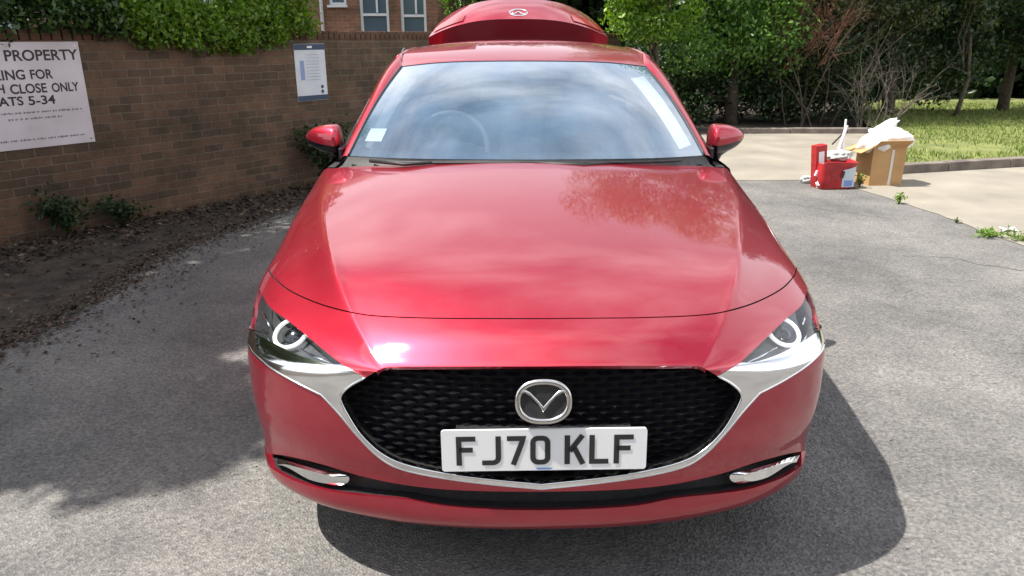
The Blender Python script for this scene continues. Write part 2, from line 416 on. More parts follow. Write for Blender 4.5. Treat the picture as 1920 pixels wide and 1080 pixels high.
# bonnet test: inside the inner gap line
bpoly = inn + [(inn[-1][0] - .15, 16.2)] + [(-inn[-1][0] + .15, 16.2)] + [(-x, y) for x, y in inn[::-1]]
inb = inside(dedupe(bpoly), cen) & ~cuts
bump = ~inb & ~cuts & ((cen[:, 1] < 9.0) | ((np.abs(cen[:, 0]) < 6.4) & (cen[:, 1] < 12.2)))
rest = ~inb & ~cuts & ~bump
def sub(name, maskf, m, parent, off=0.0, rim=None):
    f = F2[maskf]; idx, inv = np.unique(f, return_inverse=True); f = inv.reshape(-1, 3)
    V = P3[idx] + N3[idx] * off; Nn = N3[idx]
    # rolled-in edge: skirt along open borders
    if rim:
        ec = {}
        for a, b, c in f:
            for e in ((a, b), (b, c), (c, a)): ec[tuple(sorted(e))] = ec.get(tuple(sorted(e)), []) + [e]
        be = [v[0] for k, v in ec.items() if len(v) == 1]
        vs = sorted({i for e in be for i in e}); mp_ = {v: len(V) + i for i, v in enumerate(vs)}
        V = np.vstack([V, P3[idx][vs] - Nn[vs] * rim]); Nn = np.vstack([Nn, Nn[vs]])
        sk = []
        b0 = len(V)
        V = np.vstack([V, P3[idx][vs] + Nn[vs] * off]); top = {v: b0 + i for i, v in enumerate(vs)}
        fl = [tuple(t) for t in f] + [(top[b], top[a], mp_[a], mp_[b]) for a, b in be]
        o = mesh(name, V, fl, m, parent, True)
        me = o.data
        for p in list(me.polygons)[len(f):]: p.use_smooth = False
        # sheet normals come from the spline, so reflections stay clean
        ln = []
        nrm = np.vstack([N3[idx], np.zeros((len(V) - len(idx), 3))])
        for p in me.polygons:
            for li in p.loop_indices:
                vi = me.loops[li].vertex_index
                ln.append(tuple(nrm[vi]) if (p.index < len(f)) else tuple(p.normal))
        me.normals_split_custom_set(ln)
        return o
    return mesh(name, V, f, m, parent, True, Nn)
bonnet = sub('bonnet', inb, M['paint'], car, rim=.012)
bumper = sub('front_bumper', bump, M['paint'], car, rim=.012)
sub('front_wing', rest & (cen[:, 0] < 0), M['paint'], car, rim=.012)
sub('front_wing', rest & (cen[:, 0] > 0), M['paint'], car, rim=.012)
# chrome blade and wings, slightly proud
sub('chrome_grille_surround', inside(chrome_full, cen), M['chrome'], car, off=.004, rim=.012)
# rounded beads along both edges of the surround
def bead(name, line, r, m, off=.003):
    P = np.array(dedupe(line)); Q = Sf(P[:, 0], P[:, 1]) + Sn(P[:, 0], P[:, 1]) * off
    n = len(Q); rr = [r * (.25 if i in (0, n - 1) else 1) for i in range(n)]
    b_ = MB(); b_.tube(Q, rr, 8); b_.build(name, m, car, True)
inner_r = G[root:]; outer_r = CH + WL[1:]
bead('chrome_inner_bead', inner_r + [(-x, y) for x, y in inner_r[::-1][1:]], .0035, M['chrome'], .003)
bead('chrome_outer_bead', outer_r[::-1] + [(-x, y) for x, y in outer_r[1:]], .0030, M['chrome'], .003)
# dark lining behind gaps
def lining(name, poly, off, m, parent, grow=0, du=.3):
    V2_, F2_ = cdt_regions([poly], du, du, (min(p[0] for p in poly), max(p[0] for p in poly), min(p[1] for p in poly), max(p[1] for p in poly)))
    c = V2_[F2_].mean(1); k = inside(poly, c); f = F2_[k]; idx, inv = np.unique(f, return_inverse=True); f = inv.reshape(-1, 3)
    P = Sf(V2_[idx, 0], V2_[idx, 1]) + Sn(V2_[idx, 0], V2_[idx, 1]) * off
    return P, f
def skirted(name, poly, off_in, m, parent, off_top=0.0, back=None):
    P, f = lining(name, poly, off_in if back is None else 0.0, m, parent)
    if back is not None: P = P + np.array(back)
    V = [tuple(p) for p in P]; Fc = [tuple(t) for t in f]
    pu = np.array(poly); top = Sf(pu[:, 0], pu[:, 1]) + Sn(pu[:, 0], pu[:, 1]) * off_top; bot = Sf(pu[:, 0], pu[:, 1]) + (Sn(pu[:, 0], pu[:, 1]) * off_in if back is None else np.array(back))
    b = len(V); n = len(pu); V += [tuple(p) for p in top] + [tuple(p) for p in bot]
    Fc += [(b + i, b + (i + 1) % n, b + n + (i + 1) % n, b + n + i) for i in range(n)]
    return mesh(name, V, Fc, m, parent, False)
skirted('panel_gap_seal', gap_full, -.010, M['void'], car)
skirted('lower_air_intake', slot, -.045, M['black'], car, -.0115)
gb = skirted('grille', grille, -.045, M['void'], car, -.0115, (0, .055, 0))

# ---- grille pattern: staggered little winged bars on a curved panel
mb = MB()
PZ0, PZ1 = .385, .70
Gp = np.array(grille)
G3 = proj(Sf(Gp[:, 0], Gp[:, 1]))
S_cache_u, S_cache_v = np.meshgrid(np.linspace(-6.2, 6.2, 125), np.linspace(4.0, 9.2, 70)); S_cache_u = S_cache_u.ravel(); S_cache_v = S_cache_v.ravel()
SC = Sf(S_cache_u, S_cache_v)
row = 0
z = PZ0
while z < PZ1:
    x = -.57 + (row % 2) * .029
    while x < .56:
        k = int(((SC[:, 0] - x) ** 2 + (SC[:, 2] - z) ** 2).argmin())
        u_, v_ = S_cache_u[k], S_cache_v[k]
        if inside(grille, np.array([[u_, v_]]))[0] and not (z > .650 and abs(x) > .37):
            p = SC[k]; n = Sn([u_], [v_])[0]
            yb = p[1] + .022
            sl = (Sf([u_ + .05], [v_])[0] - Sf([u_ - .05], [v_])[0]); dydx = sl[1] / (sl[0] + 1e-9)
            w = .021
            def q(dx, dz, dy): return (x + dx, yb + dy + dydx * dx, z + dz)
            # winged bar: front ridge, tips swept back
            A = [q(-w, .0, .006), q(0, .0012, -.004), q(w, .0, .006), q(w, -.0035, .010), q(0, -.0035, -.001), q(-w, -.0035, .010), q(-w, .001, .02), q(0, .003, .02), q(w, .001, .02)]
            mb.add(A, [(0, 1, 4, 5), (1, 2, 3, 4), (6, 7, 1, 0), (7, 8, 2, 1)])
        x += .058
    z += .0165; row += 1
M['grillebar'] = mat('grille_bar', (.008, .007, .010), .30, 0, .25); mb.build('grille_mesh', M['grillebar'], gb)

# ---- badge: oval ring with a winged chevron
bd = MB()
cy, cz, a_, b_ = .000, .624, .0700, .0565
tilt = Matrix.Rotation(R(-12), 3, 'X')
def BP(x, z, y=0): v = tilt @ Vector((x, y, z)); return (v.x, v.y + cy, v.z + cz)
def oval(k, n=2.35, ra=a_, rb=b_):
    c, s = math.cos(k), math.sin(k); return (ra * math.copysign(abs(c) ** (2 / n), c), rb * math.copysign(abs(s) ** (2 / n), s))
ringP = []
for k in range(73):
    t = 2 * math.pi * k / 72; c = []
    for j in range(10):
        ph = 2 * math.pi * j / 10; rr = .0075
        x, zz = oval(t, ra=a_ - .0075 + math.cos(ph) * rr, rb=b_ - .0075 + math.cos(ph) * rr)
        c.append(BP(x, zz, -math.sin(ph) * rr * .8))
    ringP.append(c)
bd.grid(ringP, close_u=True)
wing_poly = [(-.064, .026), (-.052, .034), (-.034, .026), (-.012, .004), (0, -.010), (.012, .004), (.034, .026), (.052, .034), (.064, .026), (.050, .022), (.034, .012), (.012, -.008), (0, -.024), (-.012, -.008), (-.034, .012), (-.050, .022)]
# two halves so each stays convex enough
for s in (-1, 1):
    strip_t = [(.064, .020), (.050, .0335), (.034, .0250), (.015, .006), (0, -.012)]
    strip_b = [(.060, .012), (.047, .0240), (.030, .0130), (.013, -.006), (0, -.027)]
    P = [[BP(s * x, zz, -.002) for x, zz in strip_t], [BP(s * (x1 + x2) / 2, (z1 + z2) / 2, -.0065) for (x1, z1), (x2, z2) in zip(strip_t, strip_b)], [BP(s * x, zz, -.002) for x, zz in strip_b]]
    bd.grid(P)
badge = bd.build('badge', M['satin_chrome'], car, True)
bb = MB(); pl = [oval(2 * math.pi * k / 48, ra=a_ - .006, rb=b_ - .006) for k in range(48)]
bb.prism(pl, lambda x, y, t: BP(x, y, t), 0.010, .001)
bb.build('badge_backing', M['black'], badge)

# ---- number plate
def rrect(w, h, r, n=6):
    o = []
    for cx, cz_, a0 in ((w / 2 - r, h / 2 - r, 0), (-w / 2 + r, h / 2 - r, 90), (-w / 2 + r, -h / 2 + r, 180), (w / 2 - r, -h / 2 + r, 270)):
        for k in range(n + 1):
            a = R(a0 + 90 * k / n); o.append((cx + r * math.cos(a), cz_ + r * math.sin(a)))
    return o
PY, PZ = -.006, .494
ptilt = Matrix.Rotation(R(-3), 3, 'X') @ Matrix.Rotation(R(-.6), 3, 'Y')
def PP(x, z, y): v = ptilt @ Vector((x, y, z)); return (v.x + .003, v.y + PY, v.z + PZ)
pm = MB(); pm.prism(rrect(.508, .112, .008), lambda x, y, t: PP(x, y, t), .006, 0)
plate = pm.build('number_plate', M['plate'], car)
def strokes(mbx, lines, w, place, depth=.0012):
    """thick flat pen strokes with mitred joins"""
    for ln in lines:
        pts = [Vector(p) for p in ln]; n = len(pts); closed = (pts[0] - pts[-1]).length < 1e-6
        if closed: pts = pts[:-1]; n -= 1
        Lf = []; Rt = []
        for i in range(n):
            a = pts[(i - 1) % n] if (closed or i > 0) else None; b = pts[(i + 1) % n] if (closed or i < n - 1) else None
            d1 = (pts[i] - a).normalized() if a is not None else None; d2 = (b - pts[i]).normalized() if b is not None else None
            if d1 is None: d1 = d2
            if d2 is None: d2 = d1
            m_ = (d1 + d2).normalized(); nn = Vector((-m_.y, m_.x)); k = w / 2 / max(.4, nn.dot(Vector((-d1.y, d1.x))))
            Lf.append(pts[i] + nn * k); Rt.append(pts[i] - nn * k)
        V = [place(p.x, p.y, -depth) for p in Lf] + [place(p.x, p.y, -depth) for p in Rt]
        rngi = range(n if closed else n - 1)
        mbx.add(V, [(i, (i + 1) % n, n + (i + 1) % n, n + i) for i in rngi])
def arc(cx, cz_, r, a0, a1, n=6, rz=None):
    rz = rz or r
    return [(cx + r * math.cos(R(a0 + (a1 - a0) * k / n)), cz_ + rz * math.sin(R(a0 + (a1 - a0) * k / n))) for k in range(n + 1)]
H, W_, s_ = .079, .050, .0135
h2, w2 = H / 2 - s_ / 2, W_ / 2 - s_ / 2
GL = {
 'F': [[(w2 + .005, h2), (-w2, h2), (-w2, -h2 - s_ / 2)], [(-w2, .003), (w2 - .002, .003)]],
 'J': [[(w2, h2 + s_ / 2), (w2, -h2 + .014)] + arc(w2 - .014, -h2 + .014, .014, 0, -90)[1:] + [(-w2 - .004, -h2)]],
 '7': [[(-w2 - .003, h2), (w2, h2), (w2 - .003, h2 - .012), (-w2 + .012, -h2 - s_ / 2)]],
 '0': [arc(w2 - .013, h2 - .013, .013, 0, 90) + arc(-w2 + .013, h2 - .013, .013, 90, 180) + arc(-w2 + .013, -h2 + .013, .013, 180, 270) + arc(w2 - .013, -h2 + .013, .013, 270, 360)],
 'K': [[(-w2, h2 + s_ / 2), (-w2, -h2 - s_ / 2)], [(w2 + .001, h2 + s_ / 2), (-w2 + .006, -.004)], [(-w2 + .016, .008), (w2 + .003, -h2 - s_ / 2)]],
 'L': [[(-w2, h2 + s_ / 2), (-w2, -h2), (w2 + .005, -h2)]],
}
GL['0'][0].append(GL['0'][0][0])
lt = MB(); x = -.1925
for ch, adv in zip('FJ70KLF', (.061, .061, .061, .085, .061, .061, .061)):
    strokes(lt, [[(px + x, pz) for px, pz in l] for l in GL[ch]], s_, PP); x += adv
lt.build('lettering', M['ink'], plate)
bl = MB(); bl.add([PP(-.022, -.0485, -.0011), PP(.022, -.0485, -.0011), PP(.016, -.0535, -.0011), PP(-.016, -.0535, -.0011)], [(0, 1, 2, 3)])
bl.build('dealer_mark', M['blue'], plate)
hm = MB(); hm.box((.003, .030, .49), (.44, .05, .085)); hm.build('plate_holder', M['black'], car)

# ---- headlamps
for s, poly in ((1, lampR), (-1, lampL)):
    hd = skirted('headlight', poly, -.055, M['housing'], car, -.0115)
    tri = MB()
    c = locate([(471, 614)])[0]
    p = Sf([s * c[0]], [c[1]])[0]; n = Sn([s * c[0]], [c[1]])[0]
    n = (Vector(n) + Vector((0, -.30, 0))).normalized()
    q = n.to_track_quat('Z', 'Y').to_matrix()
    o0 = Vector(p) - n * .026
    # ring
    ring = MB(); P = []
    for k in range(41):
        t = 2 * math.pi * k / 40
        P.append([o0 + q @ Vector((math.cos(t) * (.050 + .0065 * math.cos(a)), math.sin(t) * (.047 + .0065 * math.cos(a)), .0055 * math.sin(a))) for a in [2 * math.pi * j / 8 for j in range(8)]])
    ring.grid(P, close_u=True); ring.build('daylight_ring', M['ring'], hd, True)
    pr = MB(); P = []
    for i in range(7):
        a = math.pi / 2 * i / 6
        P.append([o0 - n * .010 + q @ Vector((math.cos(t) * .030 * math.cos(a), math.sin(t) * .028 * math.cos(a), .012 * math.sin(a))) for t in [2 * math.pi * j / 24 for j in range(24)]])
    pr.grid(P, close_u=True); pr.build('projector', M['gloss_black'], hd, True)
    # inner fins
    fn = MB()
    for k, (hw0, v0, hw1, v1) in enumerate(((400, 676, 470, 655), (395, 670, 455, 640), (505, 640, 534, 610), (508, 600, 520, 575))):
        a_p = locate([(hw0, v0)])[0]; b_p = locate([(hw1, v1)])[0]
        A = Sf([s * a_p[0]], [a_p[1]])[0] - Sn([s * a_p[0]], [a_p[1]])[0] * .022; B = Sf([s * b_p[0]], [b_p[1]])[0] - Sn([s * b_p[0]], [b_p[1]])[0] * .026
        fn = MB(); fn.tube([A, (A + B) / 2 + np.array([0, 0, -.003]), B], [.002, .0045, .002], 6); fn.build('reflector', M['chrome'], hd, True)
    P, f = lining('lamp_cover', poly, -.0015, None, None)
    mesh('lamp_cover', P, f, M['cover'], hd, True)
# ---- chrome blades in the lower corners
blade = [(503, 857), (475, 865), (444, 875), (405, 886), (378, 891), (363, 896), (365, 907), (389, 912), (434, 901), (475, 875)]
bl_uv = locate(smooth_line(blade + blade[:1], 3)[:-1])
for s in (1, -1):
    poly = dedupe(bl_uv if s > 0 else flip(bl_uv))
    P, f = lining('x', poly, -.010, None, None, du=.15)
    pu = np.array(poly); c = pu.mean(0)
    ring1 = Sf(pu[:, 0], pu[:, 1]) - Sn(pu[:, 0], pu[:, 1]) * .030
    ring2 = Sf(pu[:, 0], pu[:, 1]) - Sn(pu[:, 0], pu[:, 1]) * .012
    cc = c + (pu - c) * .72
    ring3 = Sf(cc[:, 0], cc[:, 1]) - Sn(cc[:, 0], cc[:, 1]) * .004
    V = np.vstack([ring1, ring2, ring3]); n = len(pu)
    Fc = [(i, (i + 1) % n, n + (i + 1) % n, n + i) for i in range(n)] + [(n + i, n + (i + 1) % n, 2 * n + (i + 1) % n, 2 * n + i) for i in range(n)]
    b2 = MB(); b2.add(V, Fc)
    P, f = lining('x', dedupe([tuple(t) for t in cc]), -.004, None, None, du=.15)
    b2.add(P, f)
    b2.build('chrome_bumper_blade', M['chrome'], car, False)

# ================================================================== rest of the car
def lerp(a, b, t): return a + (b - a) * t
def curve_at(tab, y):
    tab = np.array(tab, float); return [np.interp(y, tab[:, 0], tab[:, k]) for k in range(1, tab.shape[1])]
def csp(tab, t):
    """natural cubic through rows of tab, t in 0..n-1"""
    tab = np.array(tab, float); n = len(tab); A = np.eye(n); B = np.zeros((n, n))
    for i in range(1, n - 1): A[i, i - 1:i + 2] = (1, 4, 1); B[i, i - 1:i + 2] = (6, -12, 6)
    Mx = np.linalg.solve(A, B) @ tab
    i = min(int(t), n - 2); b = t - i; a = 1 - b
    return a * tab[i] + b * tab[i + 1] + ((a ** 3 - a) * Mx[i] + (b ** 3 - b) * Mx[i + 1]) / 6
# sides below the shoulder: from the wing edge (column 8) to the sill
edge = Sf(np.full(60, 8.0), np.linspace(0.5, 16, 60))
ey = edge[:, 1]; order = np.argsort(ey)
def side_top(y):
    if y <= 1.6:
        k = edge[(edge[:, 1] > .571)]
        return np.interp(y, k[:, 1], k[:, 0]), np.interp(y, k[:, 1], k[:, 2])
    return np.interp(y, [1.6, 2.6, 3.6, 4.2, 4.55], [.905, .906, .905, .88, .82]), np.interp(y, [1.6, 2.6, 3.6, 4.2, 4.6], [.845, .875, .90, .90, .88])
def side_pt(y, t, s):
    xt, zt = side_top(y)
    z = lerp(.215, zt, t)
    taper = np.interp(y, [.57, 1.2, 3.8, 4.2, 4.6], [.0, 0, 0, .012, .03])
    bulge = .02 * math.sin(math.pi * min(1, t * 1.1)) * (1 if 1.25 < y < 3.3 else .3)
    x = xt - .055 * (1 - t) ** 2.2 - bulge * .6 + (0 if y > 1.3 else 0)
    return (s * (x - taper * (1 - t)), y, z)
AR = .352
def build_side(s):
    poly = [(.571, .20), (.571, .60)]
    ys = np.linspace(.60, 4.5, 60)
    top = [(y, side_top(y)[1]) for y in ys if y > .61]
    poly = [(.571, .215)] + [(.571, side_top(.575)[1])] + top + [(4.5, .215)]
    pts = []; edges = []
    def A(p): pts.append(Vector(p)); return len(pts) - 1
    idx = [A(p) for p in poly]; edges += [(idx[i], idx[(i + 1) % len(idx)]) for i in range(len(idx))]
    arcs = []
    for wy in (.93, 3.655):
        a = [(wy + AR * math.cos(t), .325 + AR * math.sin(t) * 1.0) for t in np.linspace(R(-18), R(198), 40)]
        idx = [A(p) for p in a]; edges += [(idx[i], idx[(i + 1) % len(idx)]) for i in range(len(idx))]; arcs.append(a)
    for y in np.arange(.62, 4.5, .06):
        for z in np.arange(.24, .90, .045):
            if z < side_top(y)[1] - .012: A((y, z))
    V, _, Fc, *_ = delaunay_2d_cdt(pts, edges, [], 0, 1e-7)
    V = np.array([(v.x, v.y) for v in V]); Fc = np.array([f for f in Fc if len(f) == 3]); c = V[Fc].mean(1)
    k = inside(poly, c) & ~inside(arcs[0], c) & ~inside(arcs[1], c)
    Fc = Fc[k]
    P = []
    for y, z in V:
        zt = side_top(y)[1]; P.append(side_pt(y, min(1, max(0, (z - .215) / (zt - .215))), s))
    if s < 0: Fc = Fc[:, ::-1]
    Fc = Fc[:, ::-1]
    idx, inv = np.unique(Fc, return_inverse=True); P = np.array(P)[idx]; Fc = inv.reshape(-1, 3)
    cy_ = P[Fc].mean(1)[:, 1]
    for nm, mk in (('front_wing_side', cy_ < 1.42), ('front_door', (cy_ >= 1.42) & (cy_ < 2.5)), ('rear_door', (cy_ >= 2.5) & (cy_ < 3.35)), ('rear_quarter', cy_ >= 3.35)):
        f = Fc[mk]; i2, inv2 = np.unique(f, return_inverse=True)
        mesh(nm, P[i2], inv2.reshape(-1, 3), M['paint'], car, True)
    # arch lips and wheel wells
    for a in arcs:
        w = MB()
        pa = [side_pt(y, min(1, max(0, (z - .215) / (side_top(y)[1] - .215))), s) for y, z in a if z > .2]
        w.grid([[(p[0] - s * .002, p[1], p[2]) for p in pa], [(s * .56, p[1], p[2]) for p in pa]])
        w.add([(s * .56, p[1], p[2]) for p in pa], [tuple(range(len(pa)))])
        w.build('wheel_arch_liner', M['void'], car, True)
for s in (-1, 1): build_side(s)
# shoulder above the side, doors back to the rear
belt = [(1.58, .862, .938), (1.9, .868, .945), (2.6, .872, .965), (3.3, .862, .985), (3.9, .82, 1.01), (4.3, .76, 1.03), (4.5, .72, 1.02)]
def shoulder(s):
    P = []
    for y in np.linspace(1.595, 4.5, 50):
        xt, zt = side_top(y); bx, bz = curve_at(belt, y)
        P.append([(s * xt, y, zt), (s * lerp(xt, bx, .12), y, lerp(zt, bz, .45)), (s * lerp(xt, bx, .45), y, lerp(zt, bz, .8)), (s * bx, y, bz)])
    P = np.array(P); return P
for s in (-1, 1):
    m_ = MB(); m_.grid(shoulder(s) if s < 0 else shoulder(s)[:, ::-1]); m_.build('shoulder_panel', M['paint'], car, True)

# windscreen
gl_b = [(0, 1.335, 1.000), (.30, 1.355, .999), (.55, 1.42, .994), (.757, 1.545, .985)]
gl_t = [(0, 2.10, 1.352), (.22, 2.110, 1.350), (.42, 2.145, 1.342), (.604, 2.205, 1.322)]
def wsurf(a, t, off=0):
    """a -1..1 across, t 0..1 up"""
    s = 1 if a >= 0 else -1; q = abs(a) * 3
    b = csp(gl_b, q); c = csp(gl_t, q)
    p = b * (1 - t) + c * t
    p = p + np.array([0, -.35, .9]) * (.028 * math.sin(math.pi * t) + off)
    return np.array([p[0] * s, p[1], p[2]])
A_ = np.linspace(-1, 1, 61); T_ = np.linspace(0, 1, 31)
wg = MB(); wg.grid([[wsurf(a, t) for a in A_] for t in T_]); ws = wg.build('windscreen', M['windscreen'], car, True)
# black ceramic border just under the glass
fb = MB()
fb.grid([[wsurf(a, t, -.004) for a in A_] for t in np.linspace(0, .055, 4)])
fb.grid([[wsurf(a, t, -.004) for a in A_] for t in np.linspace(.975, 1, 3)])
for sg in (-1, 1): fb.grid([[wsurf(sg * a, t, -.004) for a in np.linspace(.965, 1, 4)] for t in T_])
fb.build('windscreen_border', M['gloss_black'], ws, True)
# cowl between bonnet and glass, wipers
cw = MB()
back = [Sf([u], [16.0])[0] for u in np.linspace(-4, 4, 61)]
cw.grid([[b + np.array([0, -.02, -.012]) for b in back], [lerp(b, wsurf(a, 0), .6) + np.array([0, 0, -.018]) for b, a in zip(back, A_)], [wsurf(a, 0, -.003) for a in A_]])
cw.build('cowl', M['black'], car, True)
for s, x0, x1 in ((1, -.62, .02), (1, .02, .60)):
    wp = MB()
    A0 = [np.array((x0 + (x1 - x0) * t, 0, 0)) for t in np.linspace(0, 1, 12)]
    P = []
    for p in A0:
        a = p[0] / .757; q = wsurf(a, .004, .004) + np.array([0, -.03, -.016]); P.append(q)
    wp.tube(P, .006, 6); wp.tube([P[0], P[3] + np.array([0, -.03, -.004]), P[5]], [.009, .008, .006], 6)
    wp.build('wiper', M['black'], car, True)
# pillars and roof
pil_o = [(.800, 1.555, .952), (.775, 1.72, 1.052), (.737, 1.92, 1.168), (.692, 2.12, 1.282), (.642, 2.32, 1.366), (.618, 2.55, 1.396), (.604, 2.8, 1.404), (.598, 3.1, 1.394), (.585, 3.35, 1.365)]
def pout(t): return csp(pil_o, t)
PLL = []
def roof_edge(tt):
    o = pout(4 + 4 * tt); w = max(0, 1 - 5 * tt) ** 2; f0 = csp(gl_t, 3)
    return np.array([lerp(lerp(f0[0], o[0], min(1, 5 * tt)), f0[0], w), lerp(o[1], f0[1], w), lerp(o[2], f0[2] + .003, w)])
for k in range(41):
    t = k / 40 * 4.0
    o = pout(t); tt = min(1, t / 3.55)
    g = wsurf(1, tt)
    PLL.append((g, o))
for k in range(1, 11):
    t = 4 + .8 * k / 10
    PLL.append((roof_edge((t - 4) / 4), pout(t)))
for s in (-1, 1):
    p = MB(); P = []
    for g, o in PLL:
        g = np.array(g); o = np.array(o); wd = min(1, np.linalg.norm(g - o) / .05); mid = (g + o) / 2 + np.array([.006, -.004, .010]) * wd
        rr = [g, lerp(g, mid, .5) + np.array([0, 0, .004]) * wd, mid, o + np.array([0, 0, 0]), o + np.array([.004, .02, -.022])]
        P.append([(s * q[0], q[1], q[2]) for q in (rr if s > 0 else rr[::-1])])
    P = [r for r in P]
    p.grid([r[::-1] for r in P]); p.build('windscreen_pillar', M['paint'], car, True)
    b = MB(); b.tube([(s * g[0], g[1] - .001, g[2] + .002) for g, o in PLL[:37]], .0055, 6); b.build('windscreen_trim', M['black'], car, True)
ctr = [(2.10, 1.356), (2.3, 1.402), (2.55, 1.436), (2.8, 1.447), (3.1, 1.438), (3.4, 1.405)]
rf = MB(); P = []
for k in range(33):
    t = k / 32
    row_ = []
    for a in np.linspace(-1, 1, 49):
        s = 1 if a >= 0 else -1; q = abs(a)
        c = csp([(0, *r) for r in ctr], t * 5)
        f0 = csp(gl_t, min(q, .9999) * 3)
        o = pout(4.0 + t * 4.0)
        x = lerp(f0[0], o[0] * q, min(1, t * 5)) if t < .2 else o[0] * q
        edge_y = o[1] if t > 0 else f0[1]
        y = c[1] + (edge_y - c[1]) * q ** 2.5
        z = c[2] + (o[2] - c[2]) * (q ** 2.6)
        if t < .2:
            w = 1 - t * 5; w = w * w
            y = lerp(y, f0[1], w); z = lerp(z, f0[2] + .003, w); x = lerp(x, f0[0], w)
        row_.append((s * x, y, z))
    P.append(row_)
rf.grid(P); rf.build('roof', M['paint'], car, True)
# roof rail / cant strip joining roof edge to side glass
belt2 = lambda y: curve_at(belt, y)
for s in (-1, 1):
    ra = MB(); ra.tube([(s * (pout(t)[0] - .004), pout(t)[1], pout(t)[2] - .008) for t in np.linspace(4.0, 8, 20)], .013, 8); ra.build('roof_rail', M['paint'], car, True)
    # side glass, front and rear, with pillar between
    for nm, t0, t1 in (('side_window', .8, 5.15), ('side_window', 5.4, 8.0)):
        g = MB(); P = []
        for t in np.linspace(t0, t1, 16):
            o = pout(t); bx, bz = belt2(o[1])
            P.append([(s * lerp(bx - .012, o[0] + .004, q) + s * .012 * math.sin(math.pi * q), o[1], lerp(bz - .004, o[2] - .015, q)) for q in np.linspace(0, 1, 8)])
        g.grid(P); g.build(nm, M['sideglass'], car, True)
    g = MB()
    for t in (5.27,):
        o = pout(t); bx, bz = belt2(o[1]); g.tube([(s * (bx - .01), o[1], bz - .02), (s * lerp(bx, o[0], .5), o[1], lerp(bz, o[2], .5)), (s * o[0], o[1], o[2] - .01)], .035, 8)
    g.build('door_pillar', M['gloss_black'], car, True)
    # rear pillar
    g = MB(); P = []
    for t in np.linspace(0, 1, 14):
        a = csp([(.615, 3.35, 1.372), (.625, 3.55, 1.31), (.66, 3.80, 1.18), (.70, 4.0, 1.07), (.73, 4.2, 1.035)], t * 4)
        bx, bz = belt2(a[1]); P.append([(s * (a[0] - .05), a[1] + .02, a[2] + .004), (s * a[0], a[1], a[2]), (s * lerp(a[0], bx, .5), a[1], lerp(a[2], bz, .5)), (s * bx, a[1], bz)])
    g.grid(P); g.build('rear_pillar', M['paint'], car, True)
rg = MB(); P = []
for t in np.linspace(0, 1, 10):
    P.append([(a * lerp(.56, .63, t), lerp(3.40, 3.93, t) + .04 * a * a * (1 - 2 * t), lerp(1.40, 1.09, t) + .02 * math.sin(math.pi * t) - .02 * a * a) for a in np.linspace(-1, 1, 15)])
rg.grid(P); rg.build('rear_window', M['sideglass'], car, True)
# rear end around the boot opening
rb = MB(); P = []
for zz, W0, y0 in ((.20, .78, 4.50), (.30, .84, 4.60), (.45, .86, 4.655), (.62, .86, 4.65), (.80, .85, 4.60), (.93, .80, 4.55)):
    r_ = []
    for a in np.linspace(-1, 1, 41):
        q = abs(a); r_.append((a * W0 + .0, y0 - .28 * se(q, 2.6) * (1 if q < 1 else 1), zz))
    P.append(r_[::-1])
rb.grid(P); rb.build('rear_bumper', M['paint'], car, True)
bt = MB(); bt.box((0, 4.22, .62), (1.30, .50, .02)); bt.box((0, 3.96, .80), (1.30, .02, .36)); bt.box((.66, 4.22, .79), (.02, .50, .40)); bt.box((-.66, 4.22, .79), (.02, .50, .40)); bt.build('boot_compartment', M['interior'], car)

# raised boot lid: deck swings up past the vertical, tail face points to the sky
al = R(118); hy, hz = 3.98, 1.118
def lid(dx, along, drop):
    """along = from hinge towards the tail, drop = down the tail face, closed position turned by al"""
    y = along; z = -drop
    return (dx, hy + y * math.cos(al) - z * math.sin(al), hz + y * math.sin(al) + z * math.cos(al))
lm = MB(); P = []
LW = .625
for i in range(15):
    t = i / 14; row_ = []
    for a in np.linspace(-1, 1, 41):
        q = abs(a)
        Ln = .520 - .150 * q ** 2.8                    # deck is shorter at its sides
        w = LW * (1 - .0 * t)
        row_.append(lid(a * w, Ln * t, -.018 * math.sin(math.pi * t) * .5 - .012 * t ** 4 + .03 * q ** 4))
    P.append(row_)
lm.grid(P)
P2 = []
for i in range(10):
    t = i / 9; row_ = []
    for a in np.linspace(-1, 1, 41):
        q = abs(a); Ln = .520 - .150 * q ** 2.8
        bulg = .012 * math.sin(math.pi * t)
        row_.append(lid(a * LW * (1 - .16 * t), Ln + .008 + bulg - .03 * t, -.012 + .03 * q ** 4 + .36 * t))
    P2.append(row_)
lm.grid([P[-1], [tuple((np.array(x1) + np.array(x2)) / 2 + np.array([0, -.002, .004])) for x1, x2 in zip(P[-1], P2[0])], P2[0]])
lm.grid(P2)
lid_o = lm.build('boot_lid', M['paint'], car, True)
il = MB(); il.grid([[lid(p * LW * .95, .02 + t * .33, .035) for p in np.linspace(-1, 1, 9)] for t in np.linspace(0, 1, 5)]); il.build('boot_lid_lining', M['interior'], lid_o)
be = MB(); P = []
for k in range(25):
    t = 2 * math.pi * k / 24; P.append([lid(math.cos(t) * (.060 + .006 * math.cos(a)), .530 + .006 * math.sin(a), .075 + math.sin(t) * (.047 + .006 * math.cos(a))) for a in [2 * math.pi * j / 6 for j in range(6)]])
be.grid(P, close_u=True)
be.tube([lid(-.05, .532, .055), lid(-.025, .532, .052), lid(0, .532, .085), lid(.025, .532, .052), lid(.05, .532, .055)], .006, 6)
be.build('badge', M['chrome'], lid_o, True)
